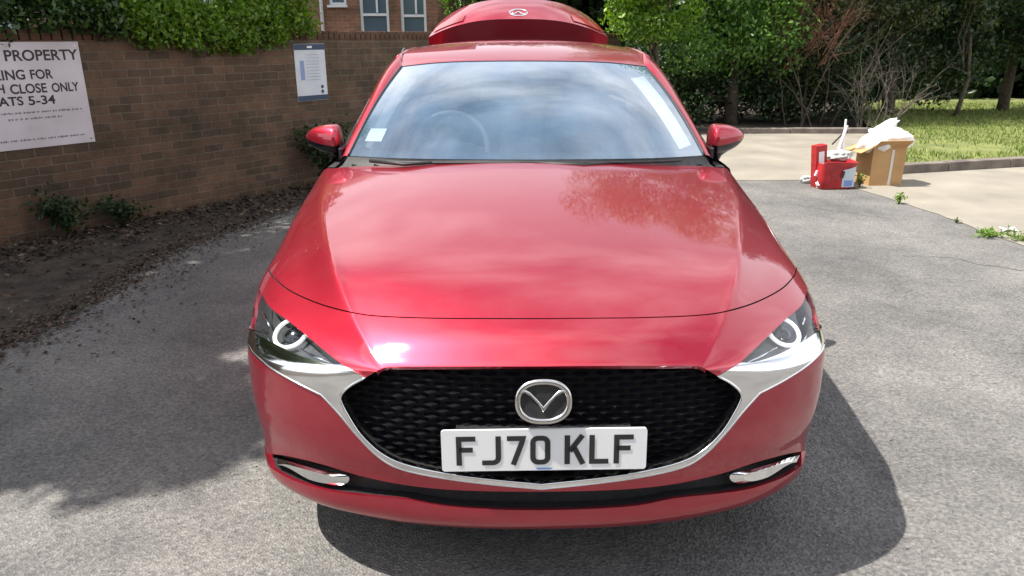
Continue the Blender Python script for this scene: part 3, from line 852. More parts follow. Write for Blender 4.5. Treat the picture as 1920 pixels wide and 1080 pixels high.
for s in (-1, 1):
    tl = MB(); P = []
    for t in np.linspace(.10, .38, 5):
        P.append([lid(s * a * LW * (1 - .16 * t), .520 - .150 * a ** 2.8 + .014 + .012 * math.sin(math.pi * t) - .03 * t, -.012 + .03 * a ** 4 + .36 * t) for a in np.linspace(.62, .97, 9)])
    tl.grid(P); tl.build('tail_light', M['redlens'], lid_o, True)
    hg = MB(); hg.tube([(s * .58, 3.93, .98), (s * .58, 3.90, 1.05), (s * .58, 3.96, 1.12), lid(s * .58, .12, .04)], .012, 6); hg.build('lid_hinge', M['black'], lid_o, True)

# floor pan and underbody (keeps the shade under the car whole)
fl = MB(); fl.box((0, 2.42, .30), (1.12, 3.9, .16)); fl.box((0, .46, .25), (1.0, .5, .10)); fl.box((0, 2.30, .27), (1.66, 2.0, .12)); fl.build('floor_pan', M['void'], car)
ut = MB(); Pq = np.array([Sf([u], [0.0])[0] for u in np.linspace(-7.4, 7.4, 41)]); Pi = Pq * np.array([.965, 1, 1]) + np.array([0, .03, 0])
ut.grid([[(x, y, .20) for x, y, z in Pi], [(x, y, .150) for x, y, z in Pi], [(x, .60, .150) for x, y, z in Pi]]); ut.build('undertray', M['black'], car)
# engine-bay blanking under the bonnet
eb = MB(); eb.box((0, .75, .55), (1.05, 1.0, .30)); eb.build('engine_bay', M['void'], car)

# wheels
def wheel(x, y, s):
    root = MB(); prof = [(.215, -.095), (.27, -.105), (.305, -.100), (.321, -.080), (.325, -.04), (.325, .04), (.321, .080), (.305, .100), (.27, .105), (.215, .095)]
    P = [[(x + w, y + r * math.cos(t), .325 + r * math.sin(t)) for t in [2 * math.pi * j / 40 for j in range(40)]] for r, w in prof]
    root.grid(P, close_u=True); o = root.build('wheel', M['rubber'], car, True)
    rm = MB(); P = [[(x + w * s, y + r * math.cos(t), .325 + r * math.sin(t)) for t in [2 * math.pi * j / 40 for j in range(40)]] for r, w in ((.225, .098), (.212, .09), (.205, .02), (.20, -.08))]
    rm.grid(P, close_u=True)
    for k in range(10):
        t = 2 * math.pi * k / 10 + .1; c, sn = math.cos(t), math.sin(t)
        rm.box((x + s * .075, y + c * .125, .325 + sn * .125), (.022, .17, .022), Matrix.Rotation(t, 3, 'X'), .004)
    rm.tube([(x + s * .06, y, .325), (x + s * .095, y, .325)], [.055, .045], 16)
    rm.build('rim', M['alloy'], o, True)
for y in (.93, 3.655):
    for s in (-1, 1): wheel(s * .775, y, s)

# door mirrors
for s in (-1, 1):
    P = []; c = np.array([.915, 1.745, 1.030])
    for i in range(17):
        ph = math.pi * i / 16; row_ = []
        for j in range(28):
            th = 2 * math.pi * j / 28
            # long axis is x; squarish body with a slim outer tip and a fuller inner end
            ax = -math.cos(ph); kk = (1 + ax) / 2; r0 = min(1, (kk / .10)) ** .5 * (1 - kk ** 2.3) ** .60 if kk < 1 else 0
            k = (1 + ax) / 2
            hz_ = .069; dy_ = lerp(.085, .060, k)
            cz_, cy_ = math.sin(th), math.cos(th)
            zz = math.copysign(abs(cz_) ** .85, cz_) * hz_ * r0; yy = math.copysign(abs(cy_) ** .8, cy_) * dy_ * r0
            row_.append((s * (c[0] - .008 + ax * .086), c[1] + yy + .035 * k, c[2] + zz + .004 - .010 * (1 - k)))
        P.append(row_)
    P = np.array(P)
    m_ = MB(); m_.grid(P, close_u=True)
    body_v = np.array(m_.v); zs_ = body_v[:, 2]
    up = [f for f in m_.f if np.mean([zs_[i] for i in f]) >= 1.004 + (s * np.mean([body_v[i][0] for i in f]) - .82) * .14]
    lo = [f for f in m_.f if f not in set(up)]
    dm = mesh('door_mirror', m_.v, lo, M['gloss_black'], car, True)
    mesh('mirror_cap', body_v + 0.0, up, M['paint'], dm, True)
    stl = MB(); stl.tube([(s * .845, 1.735, .945), (s * .865, 1.735, .975), (s * .90, 1.745, .992)], [.032, .028, .024], 8); stl.build('mirror_stalk', M['gloss_black'], dm, True)
    sl = MB(); sl.box((s * .80, 1.66, .985), (.02, .14, .05), None, .006); sl.build('mirror_mount', M['gloss_black'], dm)

# interior: dashboard, wheel, seats, trims
db = MB(); P = []
for t in np.linspace(0, 1, 10):
    P.append([(x, lerp(1.40, 1.98, t) + .10 * (x / .75) ** 2 * (1 - t), lerp(.955, .915, t) + .02 * math.sin(math.pi * t) - (.0 if t < .9 else .06)) for x in np.linspace(-.74, .74, 15)])
db.grid(P); db.grid([P[-1], [(x, y + .02, z - .30) for x, y, z in P[-1]]])
bn = [(x, 1.90 + .02 * math.cos(x * 9), .925) for x in (-.52, -.45, -.36, -.27, -.20)]
db.tube([(-.56, 1.92, .91), (-.46, 1.88, .95), (-.36, 1.87, .96), (-.26, 1.88, .95), (-.16, 1.92, .91)], [.02, .045, .05, .045, .02], 10)
db.build('dashboard', M['interior'], car, True)
sw = MB(); P = []; c = Vector((-.36, 2.04, .945)); rot = Matrix.Rotation(R(-24), 3, 'X')
for k in range(49):
    t = 2 * math.pi * k / 48; P.append([c + rot @ Vector((math.cos(t) * (.182 + .014 * math.cos(a)), .014 * math.sin(a), math.sin(t) * (.178 + .014 * math.cos(a)))) for a in [2 * math.pi * j / 8 for j in range(8)]])
sw.grid(P, close_u=True); sw.tube([c + rot @ Vector((-.17, 0, -.01)), c + rot @ Vector((0, .02, -.02)), c + rot @ Vector((.17, 0, -.01))], [.014, .05, .014], 8); sw.tube([c + rot @ Vector((0, .01, -.02)), c + rot @ Vector((0, .01, -.17))], .016, 6)
M['wheeltrim'] = mat('steering_wheel_leather', (.14, .145, .15), .4); sw.build('steering_wheel', M['wheeltrim'], car, True)
M['seat'] = noisy(mat('seat_fabric', (.03, .03, .033), .8), (.025, .025, .028), (.045, .045, .05), 50)
for x in (-.36, .36):
    st_ = MB(); st_.box((x, 2.35, .52), (.50, .50, .16), None, .05); st_.box((x, 2.62, .82), (.48, .16, .62), Matrix.Rotation(R(-14), 3, 'X'), .06); st_.box((x, 2.71, 1.19), (.26, .10, .17), Matrix.Rotation(R(-10), 3, 'X'), .04)
    st_.tube([(x - .05, 2.69, 1.05), (x - .05, 2.70, 1.15)], .007, 6); st_.tube([(x + .05, 2.69, 1.05), (x + .05, 2.70, 1.15)], .007, 6); st_.build('seat', M['seat'], car, True)
rs = MB(); rs.box((0, 3.25, .52), (1.2, .5, .16), None, .05); rs.box((0, 3.52, .80), (1.2, .16, .55), Matrix.Rotation(R(-16), 3, 'X'), .05); rs.build('rear_seat', M['seat'], car, True)
ct_ = MB()
for s in (-1, 1): ct_.box((s * .84, 2.35, .62), (.03, 1.6, .58)); ct_.box((s * .835, 2.35, .92), (.03, 1.6, .03))
ct_.box((0, 1.75, .62), (1.5, .03, .5)); ct_.build('cabin_trim', M['interior'], car)
hl = MB(); hl.grid([[(x * (.56 if t < .2 else .6), lerp(2.2, 3.35, t), 1.30 + .09 * math.sin(math.pi * (.15 + .75 * t)) - .04 * x * x + .02) for x in np.linspace(-1, 1, 11)] for t in np.linspace(0, 1, 8)])
M['headliner'] = mat('headliner', (.30, .30, .29), .9); hl.build('headliner', M['headliner'], car, True)
M['sunlit_trim'] = mat('sunlit_pillar_trim', (.84, .86, .80), .8)
for s in (-1, 1):
    m_ = MB(); P = []
    for t in np.linspace(.14, .93, 14):
        P.append([tuple(wsurf(s * a, t, -.03 - .02 * q)) for q, a in ((0, lerp(.975, .955, t)), (1, lerp(.885, .83, t)))])
    m_.grid(P); m_.build('pillar_trim', M['sunlit_trim'] if s > 0 else M['shaded_trim'], car, True)  # one trim in two colours: right painted as sunlit, left as shaded
# sensor pod / rear-view mirror behind the glass and sticker
rm_ = MB(); rm_.box((0, 2.07, 1.318), (.15, .10, .035), Matrix.Rotation(R(24), 3, 'X'), .01); rm_.box((0, 2.14, 1.275), (.24, .03, .07), None, .012); rm_.build('rear_view_mirror', M['black'], car)
sk = MB(); P = []
for t in (.135, .19, .245): P.append([tuple(wsurf(a, t, -.005)) for a in (-.93, -.90, -.86, -.83, -.80)])
sk.grid(P); sk.build('windscreen_sticker', M['paper'], car)

# ================================================================== SETTING
def gpt(u, v, z=0.0):
    """where a sight line through photo pixel (u, v) meets height z: used as a surveying aid"""
    a = math.atan((v - 540) / F_PX) + R(PITCH); d = (1.46 - z) / math.tan(a)
    dep = d * ct + (1.46 - z) * st
    return (CAM.x + (u - 955) / F_PX * dep, CAM.y + d)
def sheet(name, pts, z, m, sub_=0, kind='structure', parent=None):
    V = [(x, y, z) for x, y in pts]
    o = mesh(name, V, [tuple(range(len(V)))], m, parent, False)
    if kind: o['kind'] = kind
    return o
def rough_line(pts, amp, step=.12, seed=0):
    r = random.Random(seed); o = []
    for i in range(len(pts) - 1):
        a, b = pts[i], pts[i + 1]; n = max(1, int(math.dist(a, b) / step))
        for k in range(n):
            t = k / n; o.append((lerp(a[0], b[0], t) + r.uniform(-amp, amp), lerp(a[1], b[1], t) + r.uniform(-amp, amp)))
    o.append(pts[-1]); return o
# soil / earth everywhere
M['soil'] = noisy(mat('dry_soil', (.1, .07, .05), .95), (.026, .020, .016), (.075, .057, .043), 6, 8, .6, 50, bdist=.02)
def gnd():
    V = []; 
    xs = np.concatenate([[-200, -80, -40, -20], np.linspace(-12, 14, 40), [20, 40, 80, 200]]); ys = np.concatenate([[-60, -20, -10], np.linspace(-5, 24, 44), [40, 80, 200]])
    g = MB(); g.grid([[(x, y, -.012) for x in xs] for y in ys]); o = g.build('ground', M['soil']); o['kind'] = 'structure'
gnd()
def asphalt_mat():
    m = mat('worn_asphalt', (.2, .2, .2), .88, spec=.3); nt = m.node_tree; b = bsdf(m); L = nt.links.new
    tc = N(nt, 'ShaderNodeTexCoord')
    vo = N(nt, 'ShaderNodeTexVoronoi'); vo.inputs['Scale'].default_value = 120
    n1 = N(nt, 'ShaderNodeTexNoise'); n1.inputs['Scale'].default_value = 1.1; n1.inputs['Detail'].default_value = 9; n1.inputs['Roughness'].default_value = .68
    n2 = N(nt, 'ShaderNodeTexNoise'); n2.inputs['Scale'].default_value = 75; n2.inputs['Detail'].default_value = 5; n2.inputs['Roughness'].default_value = .7
    r1 = N(nt, 'ShaderNodeValToRGB'); r1.color_ramp.elements[0].color = (.110, .109, .110, 1); r1.color_ramp.elements[1].color = (.225, .220, .212, 1); r1.color_ramp.elements[0].position = .33; r1.color_ramp.elements[1].position = .68
    r2 = N(nt, 'ShaderNodeValToRGB'); r2.color_ramp.elements[0].color = (.68, .68, .69, 1); r2.color_ramp.elements[1].color = (1.24, 1.23, 1.21, 1); r2.color_ramp.elements[0].position = .32; r2.color_ramp.elements[1].position = .70
    r3 = N(nt, 'ShaderNodeValToRGB'); r3.color_ramp.elements[0].color = (.62, .62, .62, 1); r3.color_ramp.elements[1].color = (1.25, 1.22, 1.18, 1)
    sp = N(nt, 'ShaderNodeSeparateColor')
    m1 = N(nt, 'ShaderNodeMix', data_type='RGBA', blend_type='MULTIPLY'); m1.inputs['Factor'].default_value = 1
    m2 = N(nt, 'ShaderNodeMix', data_type='RGBA', blend_type='MULTIPLY'); m2.inputs['Factor'].default_value = .9
    for n_ in (vo, n1, n2): L(tc.outputs['Object'], n_.inputs['Vector'])
    L(n1.outputs[0], r1.inputs[0]); L(n2.outputs[0], r2.inputs[0]); L(vo.outputs['Color'], sp.inputs[0]); L(sp.outputs[0], r3.inputs[0])
    L(r1.outputs[0], m1.inputs['A']); L(r2.outputs[0], m1.inputs['B']); L(m1.outputs['Result'], m2.inputs['A']); L(r3.outputs[0], m2.inputs['B']); L(m2.outputs['Result'], b.inputs['Base Color'])
    bp = N(nt, 'ShaderNodeBump'); bp.inputs['Strength'].default_value = .8; bp.inputs['Distance'].default_value = .006
    ad = N(nt, 'ShaderNodeMath', operation='ADD'); L(vo.outputs['Distance'], ad.inputs[0]); L(n2.outputs[0], ad.inputs[1]); L(ad.outputs[0], bp.inputs['Height']); L(bp.outputs[0], b.inputs['Normal'])
    return m
M['asphalt'] = asphalt_mat()
M['concrete'] = noisy(mat('pale_concrete', (.4, .36, .28), .9), (.19, .172, .142), (.285, .258, .212), 1.6, 9, .4, 70, pos=(.3, .7), bdist=.004)
left_edge = [gpt(-260, 800), gpt(0, 648), gpt(120, 588), gpt(230, 522), gpt(300, 478), gpt(420, 432), gpt(520, 396), (-1.3, 6.2), (-.3, 8.2), (1.2, 10.4)]
sheet('driveway', rough_line([(-9, -14)] + [(-5, -2)] + left_edge, .02, .1, 3) + [(16, 10.4), (30, 10.4), (30, -14)], -.004, M['asphalt'])
near_edge = [gpt(1325, 338), gpt(1430, 338), gpt(1525, 338), gpt(1600, 352), gpt(1680, 376), gpt(1760, 402), gpt(1840, 432), gpt(1925, 462), gpt(2200, 560)]
cpoly = rough_line(near_edge, .012, .1, 5) + [(14, 3.2), (14, 10.35)] + [(1.0, 10.35)]
sheet('concrete_apron', cpoly, 0.0, M['concrete'])

M['crack'] = noisy(mat('tarmac_crack', (.05, .045, .04), .95), (.03, .028, .025), (.08, .07, .06), 20)
rc = random.Random(12)
for x, y, a, l in ((2.2, 1.6, .5, 1.9), (2.6, 3.4, -.3, 1.4), (3.2, 4.4, 1.2, 1.2)):
    P = [(x, y)]
    for k in range(int(l / .045)):
        a += rc.uniform(-.42, .42); P.append((P[-1][0] + math.cos(a) * .045, P[-1][1] + math.sin(a) * .045))
    g = MB(); V = []
    for i, (px_, py_) in enumerate(P):
        w = .0022 * math.sin(math.pi * (i + .3) / (len(P) + .6)) * rc.uniform(.6, 1.5); V.append([(px_ - w, py_ - w, -.0005), (px_ + w, py_ + w, -.0005)])
    g.grid(V); o = g.build('tarmac_crack', M['crack']); o['kind'] = 'structure'
# ---- foliage
def leaf_mesh(name, C, N_, size, m, parent=None, jitter=.35, aspect=.55, smin=.6):
    """C centres, N_ rough facing; each leaf is a folded diamond"""
    n = len(C)
    if n == 0: return None
    d = rng.normal(size=(n, 3)); d += N_ * 1.1; d /= np.linalg.norm(d, axis=1)[:, None]
    t = np.cross(d, rng.normal(size=(n, 3))); t /= np.linalg.norm(t, axis=1)[:, None] + 1e-9
    b = np.cross(d, t); s = (size * rng.uniform(smin, 1.25, n))[:, None]
    V = np.empty((n, 4, 3)); V[:, 0] = C - t * s * .5; V[:, 1] = C + b * s * aspect * .5 + d * s * .07; V[:, 2] = C + t * s * .55 - d * s * .04; V[:, 3] = C - b * s * aspect * .5 + d * s * .07
    me = bpy.data.meshes.new(name); me.vertices.add(4 * n); me.vertices.foreach_set('co', V.reshape(-1).astype('f'))
    me.loops.add(6 * n); me.polygons.add(2 * n)
    k = np.arange(n)[:, None] * 4
    lv = np.concatenate([k + [0, 1, 2], k + [0, 2, 3]], 1).reshape(-1)
    me.loops.foreach_set('vertex_index', lv.astype('i')); me.polygons.foreach_set('loop_start', (np.arange(2 * n) * 3).astype('i'))
    me.update(calc_edges=True); me.validate()
    me.materials.append(m)
    o = bpy.data.objects.new(name, me); col.objects.link(o)
    if parent: o.parent = parent
    return o
def clumps(cs, per, hollow=.55):
    """cs: (x,y,z,rx,ry,rz) ellipsoid clumps -> leaf centres near their shells"""
    C = []; Nn = []
    for c in cs:
        k = int(per * (c[3] * c[4] + c[4] * c[5] + c[3] * c[5]) / 3)
        d = rng.normal(size=(k, 3)); d /= np.linalg.norm(d, axis=1)[:, None]
        r = 1 - (1 - hollow) * rng.random(k) ** 1.6; r *= 1 + .12 * np.sin(d[:, 0] * 7 + c[0] * 9) * np.cos(d[:, 2] * 6 + c[1] * 5)
        C.append(np.array(c[:3]) + d * r[:, None] * np.array(c[3:6])); Nn.append(d)
    return np.concatenate(C), np.concatenate(Nn)
def blob_set(x0, x1, y0, y1, z0, z1, n, r0, r1, rnd):
    return [(rnd.uniform(x0, x1), rnd.uniform(y0, y1), rnd.uniform(z0, z1), (q := rnd.uniform(r0, r1)), q * rnd.uniform(.8, 1.1), q * rnd.uniform(.65, .95)) for _ in range(n)]
def branch(mb, p, d, L_, r, depth, rnd, spread=.6, n=5, up=.1, tips=None, sides=5):
    pts = [Vector(p)]; rr = [r]; d = Vector(d).normalized()
    for i in range(n):
        d = (d + Vector((rnd.uniform(-1, 1), rnd.uniform(-1, 1), rnd.uniform(-1, 1))) * .30 + Vector((0, 0, up * .3))).normalized()
        pts.append(pts[-1] + d * L_ / n); rr.append(r * (1 - .75 * (i + 1) / n))
    mb.tube(pts, rr, sides if r > .012 else 4, caps=False)
    if tips is not None and depth == 0: tips.append(pts[-1])
    if depth > 0:
        for k in range(rnd.randint(2, 4)):
            i = rnd.randint(1, n); dd = (d + Vector((rnd.uniform(-1, 1), rnd.uniform(-1, 1), rnd.uniform(-.6, 1))) * spread).normalized()
            branch(mb, pts[i], dd, L_ * rnd.uniform(.5, .75), rr[i] * .7, depth - 1, rnd, spread, max(3, n - 1), up, tips, sides)
M['bark'] = noisy(mat('bark', (.08, .06, .045), .9), (.045, .035, .026), (.12, .095, .07), 14, 6, .6, 40)
M['twig'] = noisy(mat('grey_twig', (.25, .21, .17), .85), (.08, .068, .055), (.19, .165, .135), 9)
M['twigbrown'] = noisy(mat('dead_red_twig', (.16, .07, .045), .85), (.12, .05, .032), (.26, .12, .08), 9)
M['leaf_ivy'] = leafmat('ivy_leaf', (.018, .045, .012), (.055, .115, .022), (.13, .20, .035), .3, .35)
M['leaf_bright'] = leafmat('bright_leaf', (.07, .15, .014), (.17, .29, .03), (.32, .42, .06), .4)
M['leaf_mid'] = leafmat('mid_leaf', (.05, .12, .018), (.11, .22, .035), (.21, .33, .06), .35)
M['leaf_dark'] = leafmat('dark_leaf', (.013, .032, .010), (.036, .072, .020), (.08, .13, .035), .25)
M['leaf_dead'] = leafmat('dead_leaf', (.09, .04, .022), (.20, .095, .05), (.30, .17, .10), .2, .8)
M['leaf_olive'] = leafmat('olive_leaf', (.03, .045, .014), (.08, .10, .028), (.16, .19, .05), .3)
def tree(name, label, cat, base, trunk_h, tr, blobs, per, size, lm_, group=None, trunk_to=None, nl=5, barkm='bark'):
    root = empty(name, (base[0], base[1], 0)); tag(root, label, cat, group)
    rnd = random.Random(hash(label) % 1000 if False else len(label) * 7 + int(base[0] * 10)); mb = MB()
    top = Vector(trunk_to or (base[0], base[1], trunk_h))
    b0 = Vector((base[0], base[1], -.1)); mid = (b0 + top) / 2 + Vector((rnd.uniform(-.1, .1), rnd.uniform(-.1, .1), 0))
    off = Vector((base[0], base[1], 0))
    mb.tube([p - off for p in (b0, lerp(b0, mid, .5), mid, lerp(mid, top, .5), top)], [tr * 1.3, tr, tr * .9, tr * .75, tr * .6], 9)
    for bl_ in sorted(blobs, key=lambda q: -q[3])[:nl + 6]:
        s0 = lerp(b0, top, rnd.uniform(.55, 1)); e = Vector(bl_[:3]); m_ = (s0 + e) / 2 + Vector((rnd.uniform(-.15, .15), rnd.uniform(-.15, .15), -.1))
        mb.tube([p - off for p in (s0, m_, e)], [tr * .45, tr * .3, tr * .12], 6, caps=False)
    mb.build('trunk', M[barkm], root, True)
    C, Nn = clumps(blobs, per); C = C - np.array(off)
    ok = C[:, 2] > .03
    leaf_mesh('crown', C[ok], Nn[ok], size, M[lm_], root)
    return root

# ---- brick wall on the left
M['brick'] = None
def brickmat(name, c1, c2, mortar, noise=.5, swap=True):
    m = mat(name, (.2, .1, .07), .9, spec=.25); nt = m.node_tree; b = bsdf(m); L = nt.links.new
    tc = N(nt, 'ShaderNodeTexCoord'); sx = N(nt, 'ShaderNodeSeparateXYZ'); cx = N(nt, 'ShaderNodeCombineXYZ')
    L(tc.outputs['Object'], sx.inputs[0]); L(sx.outputs['X'], cx.inputs['X']); L(sx.outputs['Z'], cx.inputs['Y'])
    wn = N(nt, 'ShaderNodeTexNoise'); wn.inputs['Scale'].default_value = 7; L(tc.outputs['Object'], wn.inputs['Vector'])
    va = N(nt, 'ShaderNodeVectorMath', operation='SCALE'); va.inputs['Scale'].default_value = .018; L(wn.outputs['Color'], va.inputs[0])
    ad = N(nt, 'ShaderNodeVectorMath', operation='ADD'); L(cx.outputs[0], ad.inputs[0]); L(va.outputs[0], ad.inputs[1])
    br = N(nt, 'ShaderNodeTexBrick'); br.inputs['Scale'].default_value = 1; br.inputs['Brick Width'].default_value = .20; br.inputs['Row Height'].default_value = .068; br.inputs['Mortar Size'].default_value = .0055; br.inputs['Mortar Smooth'].default_value = .3
    br.inputs['Color1'].default_value = (*c1, 1); br.inputs['Color2'].default_value = (*c2, 1); br.inputs['Mortar'].default_value = (*mortar, 1); br.inputs['Bias'].default_value = -.1
    L(ad.outputs[0], br.inputs['Vector'])
    n1 = N(nt, 'ShaderNodeTexNoise'); n1.inputs['Scale'].default_value = 2.2; n1.inputs['Detail'].default_value = 9; n1.inputs['Roughness'].default_value = .7; L(tc.outputs['Object'], n1.inputs['Vector'])
    r1 = N(nt, 'ShaderNodeValToRGB'); r1.color_ramp.elements[0].position = .3; r1.color_ramp.elements[1].position = .72; r1.color_ramp.elements[0].color = (.42, .46, .40, 1); r1.color_ramp.elements[1].color = (1.5, 1.32, 1.15, 1); L(n1.outputs[0], r1.inputs[0])
    mm = N(nt, 'ShaderNodeMix', data_type='RGBA', blend_type='MULTIPLY'); mm.inputs['Factor'].default_value = 1; L(br.outputs[0], mm.inputs['A']); L(r1.outputs[0], mm.inputs['B'])
    n2 = N(nt, 'ShaderNodeTexNoise'); n2.inputs['Scale'].default_value = 45; n2.inputs['Detail'].default_value = 6; L(tc.outputs['Object'], n2.inputs['Vector'])
    r2 = N(nt, 'ShaderNodeValToRGB'); r2.color_ramp.elements[0].color = (.6, .6, .6, 1); r2.color_ramp.elements[1].color = (1.4, 1.4, 1.4, 1); L(n2.outputs[0], r2.inputs[0])
    m2 = N(nt, 'ShaderNodeMix', data_type='RGBA', blend_type='MULTIPLY'); m2.inputs['Factor'].default_value = noise; L(mm.outputs['Result'], m2.inputs['A']); L(r2.outputs[0], m2.inputs['B']); L(m2.outputs['Result'], b.inputs['Base Color'])
    bp = N(nt, 'ShaderNodeBump'); bp.inputs['Strength'].default_value = .9; bp.inputs['Distance'].default_value = .006; bp.invert = True
    sb = N(nt, 'ShaderNodeMath', operation='SUBTRACT'); ml = N(nt, 'ShaderNodeMath', operation='MULTIPLY'); ml.inputs[1].default_value = .6; L(n2.outputs[0], ml.inputs[0]); L(br.outputs['Fac'], sb.inputs[0]); L(ml.outputs[0], sb.inputs[1]); L(sb.outputs[0], bp.inputs['Height']); L(bp.outputs[0], b.inputs['Normal'])
    return m
M['brick'] = brickmat('garden_brick', (.150, .100, .074), (.082, .066, .054), (.165, .145, .120))
M['brick2'] = brickmat('house_brick', (.27, .15, .11), (.22, .12, .09), (.30, .25, .21))
WA = math.atan2(.819, .573); WO = Vector((-3.3, 4.48, 0)); WD = Vector((.573, .819, 0)); WN = Vector((.819, -.573, 0))
wall = empty('brick_garden_wall', WO, WA)
tag(wall, 'long weathered brown brick garden wall behind the left side of the car', 'wall')
w_ = MB(); w_.box((1.5, .1125, .64), (15, .225, 1.60)); w_.build('wall', M['brick'], wall)
M['coping'] = brickmat('coping_brick', (.12, .072, .055), (.095, .058, .045), (.12, .095, .08))
c_ = MB()
rr_ = random.Random(2)
x = -6.0
while x < 9:
    c_.box((x, .1125, 1.482 + rr_.uniform(-.002, .002)), (.066, .235, .084), None, .006); x += .075
c_.build('coping', M['coping'], wall)
def wpt(u, v):
    """pixel -> (distance along wall, height)"""
    a = math.atan((v - 540) / F_PX) + R(PITCH)
    # camera ray
    dx = (u - 955) / F_PX; dy = ct - (v - 540) / F_PX * -(-st) * 1; 
    f = Vector((0, ct, -st)); up = Vector((0, st, ct)); r = Vector((1, 0, 0)) * dx + f - up * ((v - 540) / F_PX)
    t = (WO - CAM).dot(WN) / r.dot(WN); p = CAM + r * t
    return (p - WO).dot(WD), p.z
def text_mesh(s, x0, x1, z0, z1, mbx, y):
    cu = bpy.data.curves.new('t', 'FONT'); cu.body = s; cu.offset = .022; ob = bpy.data.objects.new('t', cu); col.objects.link(ob)
    dg = bpy.context.evaluated_depsgraph_get(); me = bpy.data.meshes.new_from_object(ob.evaluated_get(dg))
    V = np.array([v.co[:] for v in me.vertices]); Fc = [tuple(p.vertices) for p in me.polygons]
    mn = V.min(0); mxx = V.max(0); k = (V - mn) / (mxx - mn + 1e-9)
    mbx.add([(x0 + a * (x1 - x0), y, z0 + b * (z1 - z0)) for a, b, _ in k], Fc)
    bpy.data.objects.remove(ob); bpy.data.curves.remove(cu); bpy.data.meshes.remove(me)
# big parking sign
sr, sb_ = wpt(165, 266); sr2, stp = wpt(150, 76)
sx = (wpt(148, 76)[0] + wpt(177, 265)[0]) / 2
sign = empty('parking_sign', WO + WD * sx + WN * .0, WA)
tag(sign, 'large white private property parking sign screwed to the brick wall', 'sign')
M['signwhite'] = noisy(mat('sign_white', (.62, .58, .60), .5), (.56, .52, .53), (.68, .64, .66), 3)
zt, zb = 1.43, wpt(177, 265)[1]
m_ = MB(); m_.box((-.60, -.006, (zt + zb) / 2), (1.2, .008, zt - zb), None, .002); m_.build('board', M['signwhite'], sign)
tx = MB()
def srow(s, ua, ub, vt, vb, mult=1):
    a = wpt(ua, (vt + vb) / 2)[0] - sx; b = wpt(ub, (vt + vb) / 2)[0] - sx; z1 = wpt(ub, vt)[1]; z0 = wpt(ub, vb)[1]
    text_mesh(s, a, b, z0, z1, tx, -.0115); return a, z0, z1
a, z0, z1 = srow('PROPERTY', 8, 146, 92, 112); text_mesh('PRIVATE', a - .50, a - .05, z0, z1, tx, -.0115)
srow('FOR', 57, 99, 129, 147); a, z0, z1 = srow('KING', -14, 47, 130, 149); text_mesh('PAR', a - .17, a - .012, z0, z1, tx, -.0115)
srow('ONLY', 97, 148, 153, 170); srow('CLOSE', 19, 88, 155, 173); srow('H', -6, 9, 158, 175)
srow('5-34', 53, 104, 177, 194); a, z0, z1 = srow('ATS', -3, 44, 180, 197); text_mesh('FL', a - .085, a - .01, z0, z1, tx, -.0115)
tx.build('lettering', M['ink'], sign)
# fine print too small to read
M['fine'] = mat('fine_print', (.16, .15, .17), .6); fp = MB(); rr_ = random.Random(4)
def fine_line(mbx, x0, x1, z, h, y):
    x = x0
    while x < x1:
        for q in range(rr_.randint(2, 8)):
            w = rr_.uniform(.3, .55) * h; hh = h * rr_.uniform(.55, 1.0)
            if x + w > x1: break
            mbx.box((x + w / 2, y, z + rr_.uniform(-.08, .08) * h), (w, .001, hh * .45 if q % 3 == 1 else hh)); x += w + .22 * h
        x += .75 * h
for (ua, ub, v, hh) in ((-60, 156, 203, .017), (15, 118, 217, .017), (-30, 160, 251, .016)):
    a = wpt(ua, v)[0] - sx; b = wpt(ub, v)[0] - sx; fine_line(fp, a, b, wpt(ub, v)[1], hh, -.011)
fp.build('small_print', M['fine'], sign)
for z in (zt - .03, zb + .03):
    sc = MB(); sc.tube([(-.03, -.010, z), (-.03, -.013, z)], .006, 10); sc.build('screw', M['satin_chrome'], sign)
# notice board
nb_x = wpt(583, 135)[0]; nw = abs(wpt(612, 135)[0] - wpt(555, 135)[0]); nzt = wpt(583, 82)[1]; nzb = wpt(590, 188)[1]
nb = empty('notice_board', WO + WD * nb_x, WA)
tag(nb, 'small white notice with navy top and bottom bands fixed to the brick wall', 'notice')
m_ = MB(); m_.box((0, -.006, (nzt + nzb) / 2), (nw, .008, nzt - nzb), None, .002); M['notice'] = noisy(mat('notice_white', (.6, .64, .68), .4), (.56, .60, .66), (.66, .69, .70), 6); m_.build('board', M['notice'], nb)
M['navy'] = mat('navy_print', (.02, .045, .10), .4); hH = nzt - nzb
m_ = MB(); m_.box((0, -.0112, nzt - hH * .055), (nw * .99, .001, hH * .10)); m_.box((0, -.0112, nzb + hH * .05), (nw * .99, .001, hH * .09)); m_.build('navy_band', M['navy'], nb)
m_ = MB(); m_.box((-nw * .28, -.0112, nzt - hH * .46), (nw * .13, .001, hH * .34)); m_.build('blue_column', mat('pale_blue_print', (.25, .33, .55), .5), nb)
m_ = MB(); rr_ = random.Random(9)
for k in range(9): fine_line(m_, -nw * .14, nw * .30, nzt - hH * (.19 + .055 * k), .007, -.0112)
m_.build('small_print', mat('grey_print', (.32, .34, .38), .6), nb)
m_ = MB(); m_.tube([(.33 * nw, -.0105, nzb + hH * .24), (.33 * nw, -.0125, nzb + hH * .24)], .018, 12); m_.tube([(.33 * nw, -.0105, nzb + hH * .155), (.33 * nw, -.0125, nzb + hH * .155)], .018, 12); m_.build('roundel', M['navy'], nb)
m_ = MB(); m_.box((0, -.0125, nzt - hH * .055), (nw * .16, .001, hH * .035)); m_.build('logo', M['paper'], nb)

